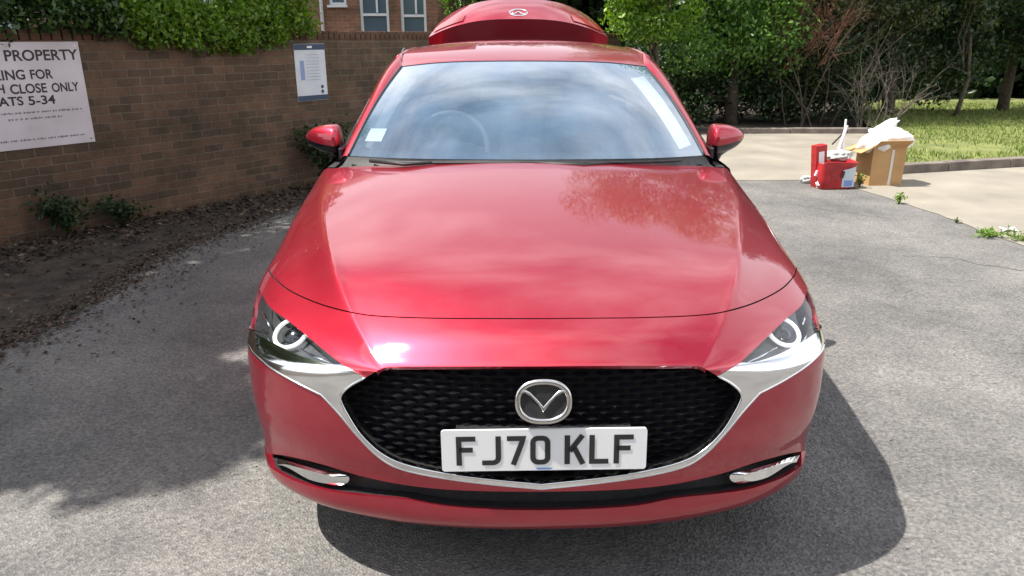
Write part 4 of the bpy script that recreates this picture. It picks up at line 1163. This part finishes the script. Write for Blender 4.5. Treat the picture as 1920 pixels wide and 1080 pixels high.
# ---- hedge growing over the wall top
rnd = random.Random(11)
def along(t, off, z): p = WO + WD * t - WN * off; return (p.x, p.y, z)
hb = []
def hang(t):   # how low the ivy hangs on the face
    return float(np.interp(t, [-4, -1.0, -.16, .2, .64, 1.0, 1.56, 1.9, 2.1], [1.46, 1.47, 1.44, 1.39, 1.27, 1.26, 1.31, 1.40, 1.46]))
for k in range(330):
    t = rnd.uniform(-4.5, 2.0); x, y, z = along(t, rnd.uniform(.0, .35), 0); z = rnd.uniform(1.58, 2.5); r = rnd.uniform(.14, .28)
    hb.append((x, y, z, r, r, r * .8))
for k in range(520):
    t = rnd.uniform(-4.5, 2.05) if k % 3 else rnd.uniform(-.3, 2.08); x, y, z = along(t, rnd.uniform(-.13, .02), 0); r = rnd.uniform(.06, .12); hb.append((x, y, hang(t) + r + rnd.uniform(0, .34), r, r, r))
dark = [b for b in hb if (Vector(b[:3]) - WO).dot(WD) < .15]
lite = [b for b in hb if (Vector(b[:3]) - WO).dot(WD) >= .15]  # shaded and sunlit ends of one hedge put into separate leaf colours
def hedge(name, label, cat, blobs, per, size, mm, base):
    root = empty(name, base); tag(root, label, cat); C, Nn = clumps(blobs, per, .35)
    mb = MB(); rn = random.Random(3)
    for b in [q for q in blobs if q[2] > 1.85][::3]:
        p0 = Vector((b[0], b[1], 0)) - WN * .45; mb.tube([p0 - Vector(base), (p0 + Vector(b[:3])) / 2 - Vector(base) + Vector((0, 0, .3)), Vector(b[:3]) - Vector(base)], [.018, .012, .005], 5, caps=False)
    mb.build('stem', M['bark'], root, True)
    leaf_mesh('foliage', C - np.array(base), Nn, size, mm, root); return root
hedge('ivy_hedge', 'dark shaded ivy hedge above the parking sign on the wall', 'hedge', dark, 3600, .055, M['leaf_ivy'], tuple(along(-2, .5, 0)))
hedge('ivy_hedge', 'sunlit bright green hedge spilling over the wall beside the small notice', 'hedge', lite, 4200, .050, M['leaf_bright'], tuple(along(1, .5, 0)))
# ---- big tree beyond the wall: its crown shades the left of the driveway
def shade_blobs():
    bl = []; rn = random.Random(21)
    for k in range(760):
        gx = rn.uniform(-6.8, -1.25); gy = rn.uniform(.86, 9.0); z = rn.uniform(3.6, 6.6)
        if gx > -1.35 and gy < .95: continue
        if -2.7 < gx < -.9 and 4.2 < gy < 6.9: continue
        r = rn.uniform(.34, .55)
        if abs(gx + 1.42) < .33 and abs(gy - 1.66) < .33: continue
        bl.append((gx + SUN.x / SUN.z * z, gy + SUN.y / SUN.z * z, z, r, r, r * .6))
    for k in range(700):
        gx = rn.uniform(-4.8, -1.22); gy = rn.uniform(.78, 2.8); z = rn.uniform(3.6, 5.6); r = rn.uniform(.26, .38)
        if gx > -1.30 and gy < .9: continue
        if abs(gx + 1.42) < .33 and abs(gy - 1.66) < .33: continue
        bl.append((gx + SUN.x / SUN.z * z, gy + SUN.y / SUN.z * z, z, r, r, r * .6))
    return bl
tree('broadleaf_tree', 'tall broadleaf tree behind the brick wall shading the left of the driveway', 'tree', (-7.6, 4.2), 4.6, .19, shade_blobs(), 620, .17, 'leaf_mid', nl=12)

# ---- trees and shrubs along the back
BG = 'trees and shrubs along the back of the car park'
rnd = random.Random(31)
def X(u, y, z=1.0): d = y + 1.6; return CAM.x + (u - 955) / F_PX * (d * ct + (1.46 - z) * st)
def mk(u0, u1, y0, y1, z0, z1, n, r0, r1): return blob_set(X(u0, (y0 + y1) / 2), X(u1, (y0 + y1) / 2), y0, y1, z0, z1, n, r0, r1, rnd)
b_ = mk(1150, 1290, 10.3, 11.0, 1.55, 3.2, 46, .22, .36)
tree('flowering_shrub', 'bright yellow-green shrub just right of the raised boot lid', 'shrub', (X(1225, 10.8), 10.8), 1.6, .05, b_, 2600, .075, 'leaf_bright')
b_ = mk(1270, 1470, 10.9, 12.0, .95, 3.0, 46, .30, .48) + mk(1150, 1520, 11.2, 13, 3.0, 7.6, 84, .55, .85)
tree('laurel_tree', 'dense mid-green leafy tree behind the right door mirror', 'tree', (X(1380, 11.8), 11.8), 3.5, .10, b_, 1300, .085, 'leaf_mid')
b_ = mk(1130, 1600, 11.6, 12.9, .12, 1.35, 150, .28, .42)
tree('dark_undergrowth', 'dark shaded undergrowth below the mid-green leafy tree', 'shrub', (X(1320, 12), 12.0), .6, .04, b_, 1500, .08, 'leaf_dark')
# dead brown bush with hanging stems
root = empty('dead_bush', (X(1520, 11.3), 11.3, 0)); tag(root, 'reddish brown dead climber hanging between the green tree and the bare bush', 'bush')
mb = MB(); tips = []; rn = random.Random(5)
for k in range(16): branch(mb, (rn.uniform(-.5, .5), rn.uniform(-.2, .2), rn.uniform(.9, 1.5)), (rn.uniform(-.7, .7), rn.uniform(-.6, .1), 1), 1.0, .010, 2, rn, .9, 5, .0, tips)
mb.build('dead_twigs', M['twigbrown'], root, True)
mb = MB()
for k in range(6): branch(mb, (rn.uniform(-.45, .5), rn.uniform(-.1, .3), 0), (rn.uniform(-.15, .15), 0, 1), 1.9, .018, 1, rn, .4, 6, .2)
mb.build('stem', M['bark'], root, True)
C, Nn = clumps([(rn.uniform(-.6, .55), rn.uniform(-.2, .2), rn.uniform(1.5, 2.3), .2, .2, .15) for _ in range(16)], 1500, .1); leaf_mesh('dead_leaves', C, Nn, .06, M['leaf_dead'], root)
b_ = mk(1440, 1600, 11.5, 12.1, .3, 2.3, 40, .14, .26) + mk(1560, 1720, 12.0, 12.8, 1.5, 2.6, 26, .2, .35)
tree('olive_shrub', 'thin olive-green leggy shrub below the reddish dead climber', 'shrub', (X(1520, 11.9), 11.9), 1.5, .03, b_, 1800, .07, 'leaf_olive')
# bare grey bush
root = empty('bare_bush', (X(1655, 11.0), 11.0, 0)); tag(root, 'tangled bare grey bush behind the cardboard box', 'bush')
mb = MB(); rn = random.Random(8)
for k in range(17):
    a = rn.uniform(0, 6.28); branch(mb, (math.cos(a) * .25, math.sin(a) * .2, 0), (math.cos(a) * .6 + .3, math.sin(a) * .4, 1.1), 1.0, .012, 3, rn, 1.15, 7, .0, None, 4)
mb.build('branches', M['twig'], root, True)
b_ = mk(1600, 1760, 12.0, 13, 1.9, 6.5, 30, .5, .9)
tree('evergreen_tree', 'dark evergreen tree rising behind the bare grey bush', 'tree', (X(1680, 13), 13), 4, .10, b_ + mk(1480, 1800, 12.9, 13.8, .25, 2.6, 110, .32, .5), 1000, .10, 'leaf_dark', BG)
b_ = mk(1790, 2050, 12.6, 14.2, 1.55, 6.5, 46, .5, .9) + mk(1740, 2060, 12.6, 13.8, 1.0, 2.2, 60, .3, .45)
tree('yew_tree', 'broad dark evergreen at the right edge with branches over the lawn', 'tree', (X(1900, 13.8), 13.8), 4, .09, b_, 900, .10, 'leaf_dark', BG)
b_ = mk(1790, 1830, 12.2, 12.8, 1.7, 2.3, 5, .2, .3)
tree('holly_shrub', 'small mid-green shrub in front of the broad dark evergreen', 'shrub', (X(1810, 12.6), 12.6), 1.6, .04, b_, 1500, .09, 'leaf_olive', BG)
for i, (u0, u1, lab, lf) in enumerate(((820, 900, 'yellow-green tree just left of the raised boot lid', 'leaf_bright'), (560, 640, 'tall tree by the far corner of the brick building', 'leaf_mid'))):
    y = 12.2 if i == 0 else 19
    if i: continue
    b_ = mk(u0, u1, y - .3, y + .3, 1.2, 3.8, 22, .25, .4)
    tree('young_tree', lab, 'tree', (X((u0 + u1) / 2, y), y), 2, .05, b_, 1500, .08, lf)
# far wood closing the view
wb = []
rn = random.Random(17)
for k in range(760):
    wb.append((rn.uniform(-1, 24), rn.uniform(17.0, 20), rn.uniform(.1, 6.0) if k % 2 else rn.uniform(.1, 2.6), rn.uniform(.7, 1.2), .9, .8))
for k in range(260): wb.append((rn.uniform(-14, 14), rn.uniform(-15, -11), rn.uniform(.2, 5.5), 1.3, 1.1, 1.0))  # unseen foliage row added behind the camera to darken the bumper reflections
for k in range(120): wb.append((rn.uniform(-40, -10), rn.uniform(16, 22), rn.uniform(.5, 6), 1.3, 1.2, 1.1))
C, Nn = clumps(wb, 190, .3); o = leaf_mesh('woodland', C, Nn, .30, M['leaf_dark']); tag(o, 'dark dense wood closing the view behind the trees, plus an unseen added row behind the camera', 'wood', kind='stuff')

# ---- brick building beyond the wall
HY = 14.5
bld = empty('brick_building', (-6, HY, 0)); tag(bld, 'brick building with white framed windows beyond the garden wall', 'building')
def BX(u): return X(u, HY, 1.8) + 6
wins = [(676, 730, 68, -95), (752, 800, 70, -95), (620, 652, 10, -95)]
holes = []
for ua, ub, vb, vt in wins:
    z0 = 1.46 - (HY + 1.6) * math.tan(R(PITCH) + math.atan((vb - 540) / F_PX)); holes.append((BX(ua), BX(ub), z0, 2.75))
for k in range(4): holes.append((BX(676) - 3.2 - 2.2 * k, BX(730) - 3.0 - 2.2 * k, 1.5, 2.75))
x_r = BX(822)
m_ = MB(); xs = sorted({-6.0, x_r} | {h[0] for h in holes} | {h[1] for h in holes}); zs = sorted({0, 2.75, 3.1, 5.6} | {h[2] for h in holes})
for i in range(len(xs) - 1):
    for j in range(len(zs) - 1):
        cx_, cz_ = (xs[i] + xs[i + 1]) / 2, (zs[j] + zs[j + 1]) / 2
        if any(h[0] < cx_ < h[1] and h[2] < cz_ < h[3] for h in holes): continue
        m_.add([(xs[i], 0, zs[j]), (xs[i + 1], 0, zs[j]), (xs[i + 1], 0, zs[j + 1]), (xs[i], 0, zs[j + 1])], [(0, 1, 2, 3)])
for h in holes:
    m_.add([(h[0], 0, h[2]), (h[1], 0, h[2]), (h[1], 0, h[3]), (h[0], 0, h[3]), (h[0], .12, h[2]), (h[1], .12, h[2]), (h[1], .12, h[3]), (h[0], .12, h[3])], [(0, 4, 5, 1), (1, 5, 6, 2), (2, 6, 7, 3), (3, 7, 4, 0)])
m_.add([(x_r, 0, 0), (x_r, 7, 0), (x_r, 7, 5.6), (x_r, 0, 5.6), (-6, 7, 0), (-6, 7, 5.6)], [(0, 1, 2, 3), (1, 4, 5, 2)])
m_.build('wall', M['brick2'], bld)
m_ = MB(); m_.add([(-6.3, -.35, 5.5), (x_r + .3, -.35, 5.5), (x_r + .3, 3.5, 7.2), (-6.3, 3.5, 7.2), (x_r + .3, 7.3, 5.5), (-6.3, 7.3, 5.5)], [(0, 1, 2, 3), (3, 2, 4, 5), (1, 4, 2), (0, 3, 5)]); m_.build('roof', noisy(mat('roof_tile', (.12, .07, .05), .85), (.09, .05, .04), (.16, .09, .07), 8), bld)
M['upvc'] = mat('white_window_frame', (.75, .76, .78), .4); M['pane'] = mat('window_pane', (.10, .14, .18), .06, 0, .0, spec=1.0); M['curtain'] = mat('net_curtain', (.45, .5, .5), .8)
for h in holes:
    x0, x1, z0, z1 = h; f = MB(); w = .055; ym = .07
    f.box(((x0 + w / 2), ym, (z0 + z1) / 2), (w, .06, z1 - z0)); f.box(((x1 - w / 2), ym, (z0 + z1) / 2), (w, .06, z1 - z0)); f.box(((x0 + x1) / 2, ym, z0 + w / 2), (x1 - x0 - 2 * w, .06, w)); f.box(((x0 + x1) / 2, ym, z1 - w / 2), (x1 - x0 - 2 * w, .06, w))
    f.box(((x0 + x1) / 2, ym - .003, z0 + .42), (x1 - x0 - 2 * w, .06, w * .9)); f.box(((x0 + x1) / 2 + .05, ym - .002, z0 + .42 + (z1 - z0 - .42) / 2), (w * .7, .05, z1 - z0 - .5))
    f.box(((x0 + x1) / 2, -.02, z0 - .02), (x1 - x0 + .06, .12, .04))
    fo = f.build('window', M['upvc'], bld)
    p = MB(); p.add([(x0 + w, .075, z0 + w), (x1 - w, .075, z0 + w), (x1 - w, .075, z1 - w), (x0 + w, .075, z1 - w)], [(0, 1, 2, 3)]); p.build('pane', M['pane'], fo)
dp = MB(); dp.tube([(BX(606), -.06, 0), (BX(606), -.06, 5.5)], .035, 10); dp.build('drainpipe', M['upvc'], bld, True)

# ---- kerbs and lawn
M['kerbm'] = noisy(mat('kerb_concrete', (.17, .14, .12), .9), (.11, .09, .08), (.22, .185, .155), 5, 8, .5, 60)
k0 = Vector((*gpt(1655, 329), 0)); k1 = Vector((*gpt(1925, 313), 0)); kd = (k1 - k0).normalized()
k_end = k0 + kd * 9
def kerb(name, a, b, w=.13, h=.105):
    d = (b - a); L_ = d.length; d.normalize(); n = Vector((-d.y, d.x, 0)); m_ = MB(); s = 0; r = random.Random(3)
    while s < L_ - .1:
        l = min(.915, L_ - s); rot = Matrix(((d.x, n.x, 0), (d.y, n.y, 0), (0, 0, 1)))
        m_.box(a + d * (s + l / 2) + n * w / 2 + Vector((0, 0, h / 2 - .03 + r.uniform(-.004, .004))), (l - .008, w, h + .06), rot, .012); s += .915
    o = m_.build(name, M['kerbm']); o['kind'] = 'structure'; return o
kerb('kerb', k0, k_end)
kerb('kerb', Vector((X(1375, 10.35, 0), 10.35, 0)), Vector((X(1640, 10.35, 0), 10.35, 0)), .12, .085)
kn = Vector((-kd.y, kd.x, 0))
l0 = k0 + kn * .14; l1 = Vector((X(1650, 10.4, 0), 10.4, 0)); l2 = Vector((X(1625, 11.2, 0), 11.2, 0)); 
M['lawn'] = noisy(mat('lawn_base', (.1, .13, .03), .95), (.095, .115, .03), (.18, .20, .06), 2.5, 8)
lawn = [(l0.x, l0.y), ((k_end + kn * .14).x, (k_end + kn * .14).y), (24, 9), (24, 17), (X(1600, 17, 0), 17), (l2.x, l2.y), (l1.x, l1.y)]
sheet('lawn', lawn, .045, M['lawn'])
# grass blades
ng = 26000
gx = rng.uniform(3.6, 13, ng); gy = rng.uniform(7.0, 15.5, ng); P = np.stack([gx, gy], 1); ok = inside(lawn, P); P = P[ok]
# bare patch in the turf
bp_ = gpt(1800, 285); dd = ((P[:, 0] - bp_[0]) / .75) ** 2 + ((P[:, 1] - bp_[1]) / .45) ** 2; P = P[(dd > 1) | (rng.random(len(P)) < .1)]
n = len(P); h = rng.uniform(.025, .075, n); a = rng.uniform(0, 6.28, n); w = rng.uniform(.006, .012, n); le = rng.normal(size=(n, 2)) * .025
V = np.empty((n, 3, 3)); V[:, 0] = np.stack([P[:, 0] - np.cos(a) * w, P[:, 1] - np.sin(a) * w, np.full(n, .045)], 1); V[:, 1] = np.stack([P[:, 0] + np.cos(a) * w, P[:, 1] + np.sin(a) * w, np.full(n, .045)], 1); V[:, 2] = np.stack([P[:, 0] + le[:, 0], P[:, 1] + le[:, 1], .045 + h], 1)
me = bpy.data.meshes.new('grass'); me.vertices.add(3 * n); me.vertices.foreach_set('co', V.reshape(-1).astype('f')); me.loops.add(3 * n); me.polygons.add(n)
me.loops.foreach_set('vertex_index', np.arange(3 * n).astype('i')); me.polygons.foreach_set('loop_start', (np.arange(n) * 3).astype('i')); me.update(calc_edges=True)
M['grass'] = leafmat('grass_blade', (.09, .14, .025), (.19, .24, .05), (.30, .30, .10), .3, .6); me.materials.append(M['grass'])
o = bpy.data.objects.new('grass', me); col.objects.link(o); tag(o, 'short sunlit green grass on the lawn behind the kerb', 'grass', kind='stuff')

# ---- leaf litter along the wall foot
n = 5200; t = rng.uniform(-4, 6, n); off = -np.abs(rng.normal(0, .45, n)) - .02
C = np.stack([WO.x + WD.x * t - WN.x * off, WO.y + WD.y * t - WN.y * off, rng.uniform(-.005, .03, n)], 1)
o = leaf_mesh('leaf_litter', C, np.tile([0, 0, 2.2], (n, 1)), .05, leafmat('litter', (.03, .02, .014), (.09, .06, .04), (.19, .15, .11), 0, .9)); tag(o, 'brown fallen leaves and twigs along the foot of the wall', 'leaf litter', kind='stuff')
le_ = np.array(left_edge); seg = rng.integers(0, len(le_) - 1, 5200); tt_ = rng.random(5200)
E_ = le_[seg] * (1 - tt_)[:, None] + le_[seg + 1] * tt_[:, None]; E_ = E_ + rng.normal(size=E_.shape) * np.where(rng.random(5200) < .25, .26, .09)[:, None]
k_ = E_[:, 1] < 8
o = leaf_mesh('edge_litter', np.column_stack([E_[k_], rng.uniform(.0, .012, k_.sum())]), np.tile([0, 0, 3.], (k_.sum(), 1)), .030, bpy.data.materials['litter']); tag(o, 'dark crumbled leaves and soil spilling over the left edge of the tarmac', 'leaf litter', kind='stuff')
# sparse grit, chips and leaves on the tarmac
n = 900; C = np.stack([rng.uniform(-4, 6, n), rng.uniform(-.6, 9, n), np.full(n, .001)], 1)
o = leaf_mesh('loose_grit', C, np.tile([0, 0, 6.], (n, 1)), .012, leafmat('grit', (.10, .08, .06), (.30, .28, .24), (.42, .40, .36), 0, .9), aspect=.8); tag(o, 'scattered grit and leaf crumbs lying on the worn tarmac', 'grit', kind='stuff')

# ---- weeds
def weed(label, x, y, w, h, n, size, lm_, z=0, cat='weed', name='weed', group=None):
    root = empty(name, (x, y, z)); tag(root, label, cat, group); mb = MB(); C = []; rn = random.Random(len(label))
    for k in range(max(5, n // 30)):
        a = rn.uniform(0, 6.28); e = Vector((math.cos(a) * w * rn.uniform(.2, 1), math.sin(a) * w * .6 * rn.uniform(.2, 1), h * rn.uniform(.5, 1)))
        mb.tube([(0, 0, -.01), e * .5 + Vector((0, 0, .2 * h)), e], [.004, .003, .0015], 4, caps=False)
        for q in range(n // max(5, n // 30)):
            t = rn.uniform(.2, 1.05); C.append(e * t + Vector((rn.gauss(0, size * .7), rn.gauss(0, size * .7), rn.gauss(0, size * .6) + .2 * h * math.sin(math.pi * min(t, 1)))))
    C = np.array(C); C = C[C[:, 2] > .0]
    mb.build('stem', M['leaf_olive'], root, True); leaf_mesh('leaves', C, np.tile([0, -.3, .8], (len(C), 1)), size, M[lm_], root); return root
def fpt(t, off): p = WO + WD * t + WN * off; return p.x, p.y
weed('dark clump of ivy weeds at the wall foot below the parking sign', *fpt(wpt(110, 415)[0], .12), .34, .34, 520, .05, 'leaf_dark')
weed('low dark green weeds at the wall foot right of the parking sign', *fpt(wpt(215, 405)[0], .16), .28, .22, 360, .045, 'leaf_dark')
weed('tall dark ivy bush against the wall below the left door mirror', *fpt(wpt(585, 320)[0], .22), .34, .62, 900, .055, 'leaf_dark', cat='bush', name='ivy_bush')
x, y = gpt(1612, 352); weed('thin green weed at the foot of the cardboard box', x, y, .06, .16, 60, .03, 'leaf_bright')
x, y = gpt(1686, 382); weed('small green weed on the tarmac edge right of the cardboard box', x, y, .09, .11, 70, .03, 'leaf_bright')
x, y = gpt(1862, 444); weed('yellow-green flat weed on the tarmac edge near the right edge', x, y, .20, .05, 200, .03, 'leaf_bright')
x, y = gpt(1912, 452); weed('yellow-green weed tuft beside the scrap of white litter', x, y, .14, .07, 160, .03, 'leaf_bright')
x, y = gpt(1795, 418); weed('tiny dark weed growing in the tarmac joint', x, y, .04, .03, 30, .02, 'leaf_olive')
x, y = gpt(1892, 434); lp = MB(); lp.grid([[(x + dx, y + dy, .006 + .012 * ((i * 7 + j * 5) % 3)) for j, dx in enumerate((-.06, -.02, .02, .06))] for i, dy in enumerate((-.03, 0, .03))]); o = lp.build('paper_scrap', M['paper']); tag(o, 'crumpled scrap of white litter between the yellow-green weeds', 'litter')

# ---- rubbish: cardboard box, white bags, red bag
M['card'] = noisy(mat('cardboard', (.42, .25, .11), .85), (.40, .235, .10), (.50, .31, .14), 4)
bx, by = gpt(1629, 349); box = empty('cardboard_box', (bx, by, 0), R(6)); tag(box, 'tall open brown cardboard box packed with white bags by the lawn kerb', 'box')
bw, bd_, bh = .36, .30, .40
# local origin is the near corner; x to the right-back, y to the left-back
rot0 = 0
m_ = MB(); T = .006
m_.box((bw / 2, T / 2, bh / 2), (bw, T, bh)); m_.box((bw / 2, bd_ - T / 2, bh / 2), (bw, T, bh)); m_.box((T / 2, bd_ / 2, bh / 2), (T, bd_ - 2 * T, bh)); m_.box((bw - T / 2, bd_ / 2, bh / 2), (T, bd_ - 2 * T, bh)); m_.box((bw / 2, bd_ / 2, .004), (bw - 2 * T, bd_ - 2 * T, .006))
m_.build('box_body', M['card'], box)
def flap(p0, p1, outv, l):
    p0, p1, outv = Vector(p0), Vector(p1), Vector(outv).normalized() * l; m_ = MB(); n = (p1 - p0).cross(outv).normalized() * .004
    V = [p0, p1, p1 + outv, p0 + outv]; m_.add([v for v in V] + [v + n for v in V], [(0, 1, 2, 3), (7, 6, 5, 4), (0, 4, 5, 1), (1, 5, 6, 2), (2, 6, 7, 3), (3, 7, 4, 0)]); return m_
flap((0, 0, bh), (bw, 0, bh), (0, -.45, .35), .12).build('flap', M['card'], box)
flap((0, bd_, bh), (0, 0, bh), (-.8, 0, -.35), .15).build('flap', M['card'], box)
flap((bw, 0, bh), (bw, bd_, bh), (.4, 0, .8), .12).build('flap', M['card'], box)
m_ = MB(); m_.box((bw * .60, -.0025, bh * .47), (.028, .001, bh * .9)); m_.build('tape', mat('pale_tape', (.62, .60, .56), .4), box)
M['bagwhite'] = noisy(mat('white_plastic_bag', (.78, .8, .82), .35), (.70, .73, .76), (.86, .87, .88), 6, 4, .5, 14, bdist=.03)
def lump(name, c, r, seed, m, rotm=None, amp=.16, label=None, cat=None, group=None):
    bm = bmesh.new(); bmesh.ops.create_icosphere(bm, subdivisions=4, radius=1); rn = np.random.default_rng(seed); ks = rn.normal(size=(9, 3)) * 3.2; ph = rn.uniform(0, 6, 9)
    for v in bm.verts:
        p = np.array(v.co); f = 1 + amp * sum(abs(math.sin(k @ p + q)) - .5 for k, q in zip(ks, ph)) / 3
        v.co = Vector((p[0] * r[0] * f, p[1] * r[1] * f, p[2] * r[2] * f))
        if rotm: v.co = rotm @ v.co
    me = bpy.data.meshes.new(name); bm.to_mesh(me); bm.free(); me.materials.append(m)
    for p in me.polygons: p.use_smooth = True
    o = bpy.data.objects.new(name, me); col.objects.link(o); o.location = c
    if label: tag(o, label, cat, group)
    return o
bc = Matrix.Rotation(R(6), 3, 'Z') @ Vector((bw / 2, bd_ / 2, 0)) + Vector((bx, by, 0))
lump('rubbish_bag', bc + Vector((-.06, -.02, .44)), (.19, .15, .09), 1, M['bagwhite'], Matrix.Rotation(R(-22), 3, 'Y'), .3, 'white plastic bag lying on the left of the open cardboard box', 'bag')
lump('rubbish_bag', bc + Vector((.07, .0, .47)), (.20, .16, .10), 2, M['bagwhite'], Matrix.Rotation(R(12), 3, 'Y'), .3, 'bulging white plastic bag hanging over the right of the cardboard box', 'bag')
lump('rubbish_bag', bc + Vector((.01, .05, .56)), (.14, .09, .045), 6, M['bagwhite'], Matrix.Rotation(R(-35), 3, 'Y'), .3, 'flattened white bag topmost on the pile in the cardboard box', 'bag')
# red carrier
rx, ry = gpt(1567, 355); red = empty('red_carrier_bag', (rx, ry + .1, 0), R(8)); tag(red, 'sagging red carrier bag with pale printed panel left of the cardboard box', 'bag')
M['redbag'] = noisy(mat('red_bag', (.40, .015, .02), .45), (.30, .010, .015), (.46, .02, .025), 6, 4, .4, 18, bdist=.02)
P = []
for z, w, d, dx in ((0, .165, .10, 0), (.015, .175, .108, 0), (.12, .178, .11, .0), (.22, .182, .112, .0), (.262, .186, .114, .004), (.268, .186, .114, .004), (.262, .180, .108, .004), (.15, .172, .10, 0)):
    P.append([(dx + w * math.copysign(abs(math.cos(t)) ** .22, math.cos(t)) * (1 + .012 * math.sin(5 * t + z * 30)), d * math.copysign(abs(math.sin(t)) ** .25, math.sin(t)) * (1 + .03 * math.sin(7 * t + z * 20)), z + (.012 * math.sin(3 * t + 1) if z > .2 else 0)) for t in [2 * math.pi * j / 40 for j in range(40)]])
m_ = MB(); m_.grid(P, close_u=True); m_.add(P[0], [tuple(range(40))[::-1]]); m_.build('bag_body', M['redbag'], red, True)
m_ = MB(); m_.grid([[(.105 + .075 * a, -.122 + .010 * abs(a), .02 + .19 * t + .02 * a * t) for a in (-.9, 0, .9)] for t in (0, .33, .66, 1)]); m_.build('printed_panel', mat('pale_print', (.52, .58, .62), .5), red, True)
m_ = MB(); m_.grid([[(.105 + .05 * a, -.1265 + .010 * abs(a), .03 + .06 * t) for a in (-.9, 0, .9)] for t in (0, 1)]); m_.build('blue_print_patch', mat('soft_blue', (.18, .28, .58), .5), red, True)
m_ = MB(); m_.box((.035, -.124, .15), (.022, .004, .07), Matrix.Rotation(R(12), 3, 'Y'), .001); m_.build('black_print', M['ink'], red)
m_ = MB(); m_.tube([(.15, -.11, .262), (.19, -.12, .268), (.235, -.10, .262)], .006, 6); m_.build('handle', M['redbag'], red, True)
# second red and white carton leaning left, and bits sticking out
x, y = gpt(1536, 350); ca = empty('red_white_carton', (x - .03, y + .0, 0), R(14)); tag(ca, 'red and white carton leaning on the left side of the red bag', 'carton')
rt = Matrix.Rotation(R(-7), 3, 'Y'); m_ = MB(); m_.box((-.0, 0, .215), (.125, .09, .43), rt, .006); m_.build('carton_body', M['redbag'], ca)
m_ = MB(); m_.box(rt @ Vector((.022, -.047, .27)), (.062, .004, .19), rt, .001); m_.build('white_panel', M['paper'], ca)
m_ = MB(); m_.box((-.0, -.058, .125), (.15, .02, .055), Matrix.Rotation(R(22), 3, 'Y'), .003); m_.build('white_band', M['paper'], ca)
m_ = MB(); m_.box((.03, -.069, .075), (.12, .004, .012), Matrix.Rotation(R(4), 3, 'Y'), .001); m_.build('black_band', M['ink'], ca)
x, y = gpt(1543, 353); lump('crumpled_wrapper', (x, y, .035), (.06, .045, .045), 9, M['bagwhite'], None, .4, 'crumpled white wrapper on the ground in front of the red and white carton', 'litter')
x, y = gpt(1512, 343); lump('crumpled_bottle', (x, y, .035), (.055, .03, .035), 12, noisy(mat('pale_green_plastic', (.5, .6, .55), .3), (.42, .56, .50), (.62, .60, .62), 8), None, .4, 'squashed pale green plastic bottle left of the red and white carton', 'litter')
x, y = gpt(1566, 348)
lump('crumpled_paper', (x + .0, y + .11, .285), (.155, .09, .055), 14, noisy(mat('grey_paper', (.45, .48, .45), .6), (.30, .33, .30), (.66, .68, .64), 10), None, .5, 'grey-green crumpled paper filling the top of the red bag', 'paper')
def stick(label, p0, p1, w, m, name, cat):
    m_ = MB(); p0 = Vector(p0); p1 = Vector(p1); d = (p1 - p0); rot = d.to_track_quat('Z', 'Y').to_matrix(); m_.box((p0 + p1) / 2, (w, .012, d.length), rot, .003); o = m_.build(name, m); tag(o, label, cat)
stick('pale folded leaflet standing upright in the red bag', (x + .03, y + .13, .28), (x + .10, y + .14, .60), .045, noisy(mat('leaflet', (.6, .55, .58), .5), (.5, .42, .46), (.7, .68, .7), 12), 'folded_leaflet', 'leaflet')
stick('thin white strip poking out of the top of the red bag', (x + .09, y + .14, .3), (x + .085, y + .15, .66), .02, M['paper'], 'paper_strip', 'paper')
stick('black rod lying across the back of the red bag', (x - .02, y + .16, .40), (x + .09, y + .17, .52), .018, M['ink'], 'black_rod', 'rod')
